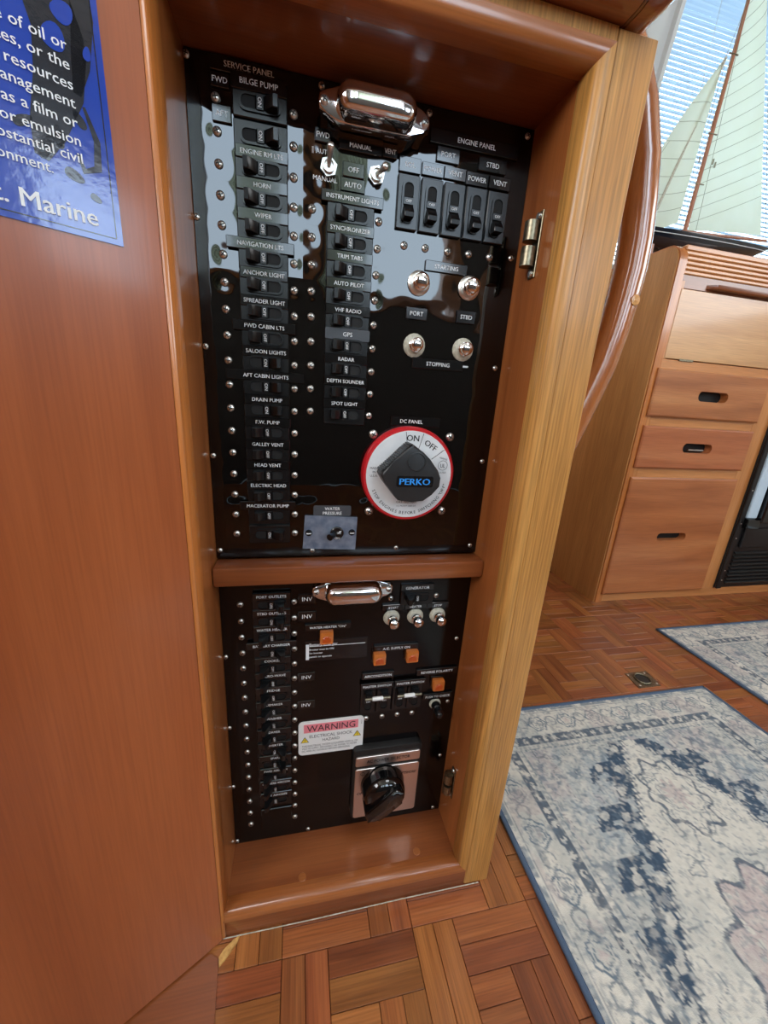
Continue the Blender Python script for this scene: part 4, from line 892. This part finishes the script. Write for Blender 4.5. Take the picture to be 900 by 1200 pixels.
sail('jib', jib, 10, 14, .022, [(0, b, 1, b-.02+.03*b) for b in (.12, .22, .32, .42, .52, .63, .74)])
bm = BM(); ribbon = [jib(.42+.22*b, b) for b in [i/12 for i in range(13)]]
tube(bm, [(x, YS-.020+.016*i/12, z_) for i, (x, z_) in enumerate(ribbon)], .0036, 6)
part('reinforcing_tape', bm, 'cream', mb, (1.1, YS, 1.2), label='yellowish band on the jib')
for pp_ in ([(1.1698, 1.444), (1.203, 1.60)], [(1.1698, 1.4439), (.93, 1.03)], [(1.20, 1.60), (1.158, 1.035)], [(1.199, 1.50), (1.215, 1.04)], [(1.1735, 1.43), (1.1475, 1.073)], [(1.478, 1.07), (1.2035, 1.71)]):
    bm = BM(); tube(bm, [(a, YS-.003, b) for a, b in pp_], .0006, 5); part('rigging_line', bm, 'seam', mb, (pp_[0][0], YS, pp_[0][1]))
for z_ in (1.17, 1.285, 1.455): 
    bm = BM(); tube(bm, [(1.172+.02*(z_-1.17), YS-.004, z_), (1.200+.02*(z_-1.17), YS-.004, z_+.001)], .0016, 6); part('mast_band', bm, 'brass', mb, (1.18, YS, z_))
for x_, z_ in ((1.158, 1.219), (1.204, 1.222), (1.213, 1.216)):
    bm = BM(); tube(bm, [(x_, YS-.012, z_-.006), (x_, YS-.012, z_+.006)], [.0022, .0022], 6); part('block', bm, 'seam', mb, (x_, YS, z_))
bm = BM(); box(bm, 1.05, 1.06, YS-.03, YS+.03, .944, 1.000, .001); box(bm, 1.33, 1.34, YS-.03, YS+.03, .944, 1.000, .001); box(bm, 1.04, 1.35, YS-.006, YS+.006, .944, .954, .001); part('cradle', bm, 'spar', mb, (1.2, YS, .95))
# polished pot on the settee ledge behind the grab rail
pt = thing('metal_pot', 'small polished metal pot with black lid behind the grab rail', 'pot', (.952, .915, .962))
bm = BM(); lathe(bm, [(.026, 0), (.034, .006), (.036, .035), (.034, .042)], (.948, .915, .9623), 24, 'z'); part('body', bm, 'silver', pt, (.948, .915, .97), smooth=40)
bm = BM(); lathe(bm, [(.036, .042), (.036, .050), (.030, .062), (.008, .068), (0, .068)], (.948, .915, .9625), 24, 'z'); part('lid', bm, 'navy', pt, (.948, .915, 1.01), smooth=40)

# ------------------------------------------------------------------ floor lift ring
fp = thing('floor_ring_pull', 'flush square metal ring pull set in the parquet beside the rug corner', 'ring pull', (.844, .226, FZ))
bm = BM(); cxp, cyp = .8435, .2265; prism(bm, [(.812, .203), (.870, .203), (.877, .249), (.818, .249)], FZ-.001, FZ+.0016, 'z', bev=0); part('plate', bm, 'brass', fp, (cxp, cyp, FZ))
bm = BM(); lathe(bm, [(.0185, .0017), (0, .0019)], (cxp, cyp, FZ), 24, 'z'); part('cup', bm, 'slot', fp, (cxp, cyp, FZ))
bm = BM(); tube(bm, [(cxp+.0165*math.cos(2*PI*i/24), cyp+.0165*math.sin(2*PI*i/24), FZ+.0028) for i in range(25)], .0018, 6); part('ring', bm, 'brass', fp, (cxp, cyp, FZ), smooth=60)
for sx_, sy_ in ((-1, -1), (1, -1), (-1, 1), (1, 1)):
    bm = BM(); lathe(bm, [(.0025, .0016), (0, .0028)], (cxp+sx_*.0225, cyp+sy_*.017, FZ), 8, 'z'); part('screw', bm, 'nickel', fp, (cxp+sx_*.0225, cyp+sy_*.017, FZ))

# ------------------------------------------------------------------ rugs with a distressed medallion pattern
rng = np.random.RandomState(3)
def vnoise(X, Y, s, seed):
    R_ = np.random.RandomState(seed).rand(256, 256); x = X*s+100; y = Y*s+100; xi = np.floor(x).astype(int); yi = np.floor(y).astype(int); fx = x-xi; fy = y-yi
    fx = fx*fx*(3-2*fx); fy = fy*fy*(3-2*fy); g = lambda a, b: R_[a % 256, b % 256]
    return (g(xi, yi)*(1-fx)+g(xi+1, yi)*fx)*(1-fy)+(g(xi, yi+1)*(1-fx)+g(xi+1, yi+1)*fx)*fy
def fbm(X, Y, s, seed, o=4): return sum(vnoise(X, Y, s*2**k, seed+k)*.5**k for k in range(o))/sum(.5**k for k in range(o))
def lin(c): return np.array(s2l(c)[:3])
CR, GR, BLd, BLm, PK, SL = lin((208, 204, 194)), lin((174, 176, 172)), lin((60, 78, 98)), lin((102, 118, 132)), lin((182, 166, 164)), lin((124, 132, 138))
def mixc(c, k, a): a = np.clip(a, 0, 1)[..., None]; return c*(1-a)+k*a
def sst(a, b, x): t_ = np.clip((x-a)/(b-a), 0, 1); return t_*t_*(3-2*t_)
def rugcol(X, Y, wx, ly, seed):
    """X across 0..wx, Y from the near-camera-far end 0 going down to ly"""
    e = np.minimum(np.minimum(X, wx-X), np.minimum(Y, ly-Y)); cxr = wx/2
    horiz = np.minimum(Y, ly-Y) < np.minimum(X, wx-X); T_ = np.where(horiz, X, Y)     # coordinate running along the border
    n1 = fbm(X, Y, 24, seed); n2 = fbm(X, Y, 90, seed+9, 3); n3 = fbm(X, Y, 300, seed+17, 2)
    X2 = X+.006*(fbm(X, Y, 60, seed+30, 2)-.5); Y2 = Y+.006*(fbm(X, Y, 60, seed+40, 2)-.5)
    col = np.ones(X.shape+(3,))*CR; col = mixc(col, GR, sst(.42, .62, n1)*.7)
    # outer guard stripe
    col = mixc(col, BLm, (e < .014)*.75*(n2 > .40)); col = mixc(col, BLd, (np.abs(e-.0165) < .0012)*.5)
    # main border: chain of rosettes and leaves
    inb = (e > .018) & (e < .066); ph = T_/.062; f = (ph-np.floor(ph)-.5)*.062; ec = e-.042
    rr = np.hypot(f*1.0, ec*1.15); th = np.arctan2(ec, f)
    ros = (np.abs(rr-.0170-.0016*np.cos(th*6)) < .0015) | (np.abs(rr-.0108-.0012*np.cos(th*5+1)) < .0011); ros2 = (rr < .006+.002*np.cos(th*5)); lf = np.abs(np.hypot(np.abs(f)-.031, ec+.004)-.010) < .0013
    col = mixc(col, SL, inb*lf*.9*(n3 > .25)); col = mixc(col, BLm, inb*ros*.95*(n2 > .26)); col = mixc(col, np.where((np.floor(ph) % 2)[..., None] > 0, PK, SL), inb*ros2*.7*(n3 > .38))
    col = mixc(col, SL, inb*(n2 > .63)*.5); col = mixc(col, PK, inb*(fbm(X, Y, 18, seed+50, 2) > .62)*.35)
    # inner blue guard with white beads
    g_ = (e > .066) & (e < .083); col = mixc(col, BLd, g_*.85*(n2 > .33)); bead = np.hypot(((T_/.020) % 1-.5)*.020, e-.0745) < .0048; col = mixc(col, CR, g_*bead*.8*(n3 > .4))
    col = mixc(col, BLm, (np.abs(e-.0925) < .0013)*.8*(n3 > .4)); tk = ((T_/.009) % 1) < .5; col = mixc(col, SL, ((e > .085) & (e < .091) & tk)*.5)
    # field
    fld = e > .094; col = mixc(col, GR, fld*.55); col = mixc(col, lin((160, 168, 172)), fld*sst(.4, .6, fbm(X, Y, 14, seed+60))*.8); col = mixc(col, PK, fld*(sst(.56, .68, fbm(X, Y, 16, seed+70)))*.45)
    col = mixc(col, BLm, fld*(sst(.56, .64, n2))*.65); col = mixc(col, CR, fld*(sst(.62, .68, fbm(X, Y, 130, seed+77, 2)))*.5)
    ln = np.abs(fbm(X, Y, 42, seed+80, 2)-.5) < .012; col = mixc(col, BLd, fld*ln*.55)
    # stepped diamond medallion
    yc = ly/2; v = (Y2-.100)/(yc-.100); v = np.where(Y2 > yc, (ly-.100-Y2)/(yc-.100), v); q = 14
    hwid = (cxr-.085)*np.clip(np.where(v < .35, v*1.05+.06, np.where(v < .45, .43+(v-.35)*.2, .45+(v-.45)*1.2)), 0, 1); hwid = np.round(hwid/.0055)*.0055
    dx = np.abs(X2-cxr)-hwid; V_ = (v > 0)
    blue = fld & V_ & (dx < .052+.020*np.sign(np.sin(Y*95))) & (dx > 0) & (v < .98); col = mixc(col, BLd, blue*(.86*(n2 > .36)+.10)); col = mixc(col, CR, blue*(np.hypot(((X+.7*Y)/.036 % 1-.5)*.036, ((Y-.2*X)/.040 % 1-.5)*.040) < .0062+.002*n3)*.75)
    ins = fld & V_ & (dx < 0); col = np.where(ins[..., None], mixc(np.ones(X.shape+(3,))*CR, GR, sst(.45, .65, n1)*.5), col)
    col = mixc(col, BLd, (fld & V_ & (np.abs(dx) < .0013))*.85); col = mixc(col, SL, (fld & V_ & (dx < -.0050) & (dx > -.0066))*.8)
    hk = ((Y/.011) % 1 < .34) & (dx < .0) & (dx > -.0085); col = mixc(col, BLd, (fld & V_ & hk)*.65*(n3 > .35))
    # inner motifs: curling outlines, then a pink scalloped centre
    a_ = fbm(X, Y, 34, seed+90, 2); cur = np.abs(a_-.5) < .014; col = mixc(col, SL, (ins & (dx < -.012) & cur)*.85)
    cen = np.hypot((X2-cxr)/.125, (Y2-yc)/.160); an = np.arctan2((Y2-yc)/.160, (X2-cxr)/.125); cen = cen+.06*np.cos(an*14)
    col = mixc(col, PK, (ins & (cen < 1))*.75*(n2 > .3)); col = mixc(col, BLd, (ins & (np.abs(cen-1) < .022))*.8); col = mixc(col, SL, (ins & (cen < .95) & (np.abs(fbm(X, Y, 40, seed+95, 2)-.5) < .02))*.7)
    tr1 = np.hypot((X2-cxr)/.045, (Y2-.20)/.055); an1 = np.arctan2(Y2-.20, X2-cxr); tr1 = tr1+.12*np.cos(an1*9); col = mixc(col, BLd, (ins & (np.abs(tr1-1) < .055))*.8); col = mixc(col, SL, (ins & (tr1 < .9) & (np.abs(fbm(X, Y, 70, seed+99, 2)-.5) < .03))*.8); col = mixc(col, PK, (ins & (tr1 < .35))*.7)
    # overall wear
    wear = fbm(X, Y, 160, seed+110, 3); col = mixc(col, CR, sst(.50, .72, wear)*.45); col = mixc(col, BLm, sst(.56, .70, fbm(X, Y, 240, seed+120, 3))*.4)
    return col*(.90+.2*n3[..., None])
def rug(R, label, seed, name='rug'):
    x0, x1, y0, y1 = R; bw = .0075; t_ = thing(name, label, 'rug', ((x0+x1)/2, (y0+y1)/2, FZ), 'faded medallion rugs on the parquet'); st = .0019
    nx, ny = int((x1-x0-2*bw)/st), int((y1-y0-2*bw)/st); xs = np.linspace(x0+bw, x1-bw, nx); ys = np.linspace(y1-bw, y0+bw, ny); X, Y = np.meshgrid(xs-x0, y1-ys, indexing='ij')
    col = rugcol(X, Y, x1-x0, y1-y0, seed)
    zz = FZ+.0042+.0006*vnoise(X, Y, 350, 5)
    V = np.stack([np.broadcast_to(xs[:, None], X.shape), np.broadcast_to(ys[None, :], X.shape), zz], -1).reshape(-1, 3).astype(np.float32)
    idx = np.arange(nx*ny).reshape(nx, ny); q = np.stack([idx[:-1, :-1], idx[:-1, 1:], idx[1:, 1:], idx[1:, :-1]], -1).reshape(-1, 4)
    me = bpy.data.meshes.new('pile'); me.vertices.add(len(V)); me.vertices.foreach_set('co', (V-np.array([(x0+x1)/2, (y0+y1)/2, FZ], np.float32)).ravel())
    me.loops.add(q.size); me.loops.foreach_set('vertex_index', q.ravel().astype(np.int32)); me.polygons.add(len(q)); me.polygons.foreach_set('loop_start', np.arange(0, q.size, 4, dtype=np.int32)); me.polygons.foreach_set('loop_total', np.full(len(q), 4, np.int32)); me.update(calc_edges=True)
    ca = me.color_attributes.new('Col', 'FLOAT_COLOR', 'POINT'); ca.data.foreach_set('color', np.concatenate([col.reshape(-1, 3), np.ones((nx*ny, 1))], 1).astype(np.float32).ravel())
    me.materials.append(M['rug']); inst('pile', me, t_, ((x0+x1)/2, (y0+y1)/2, FZ))
    bm = BM(); box(bm, x0+bw*.6, x1-bw*.6, y0+bw*.6, y1-bw*.6, FZ+.0003, FZ+.0038); part('backing', bm, 'paper', t_, ((x0+x1)/2, y0, FZ))
    bm = BM(); tube(bm, [(x0+bw/2, y0+bw/2, FZ+.0031), (x0+bw/2, y1-bw/2, FZ+.0031), (x1-bw/2, y1-bw/2, FZ+.0031), (x1-bw/2, y0+bw/2, FZ+.0031), (x0+bw/2, y0+bw/2, FZ+.0031)], .0034, 6)
    bm.free(); bm = BM()
    for a in ((x0, x0+bw, y0, y1), (x1-bw, x1, y0, y1), (x0, x1, y0, y0+bw), (x0, x1, y1-bw, y1)): box(bm, a[0], a[1], a[2], a[3], FZ+.0002, FZ+.0056, .0018, 2)
    part('edge_binding', bm, 'bind', t_, ((x0+x1)/2, y0, FZ), smooth=50, label='blue bound edge')
    return t_
rug(RUG1, 'large faded blue and cream medallion rug in the foreground beside the post', 11)
rug(RUG2, 'second faded blue and cream rug at the right edge, nearer the drawers', 47)
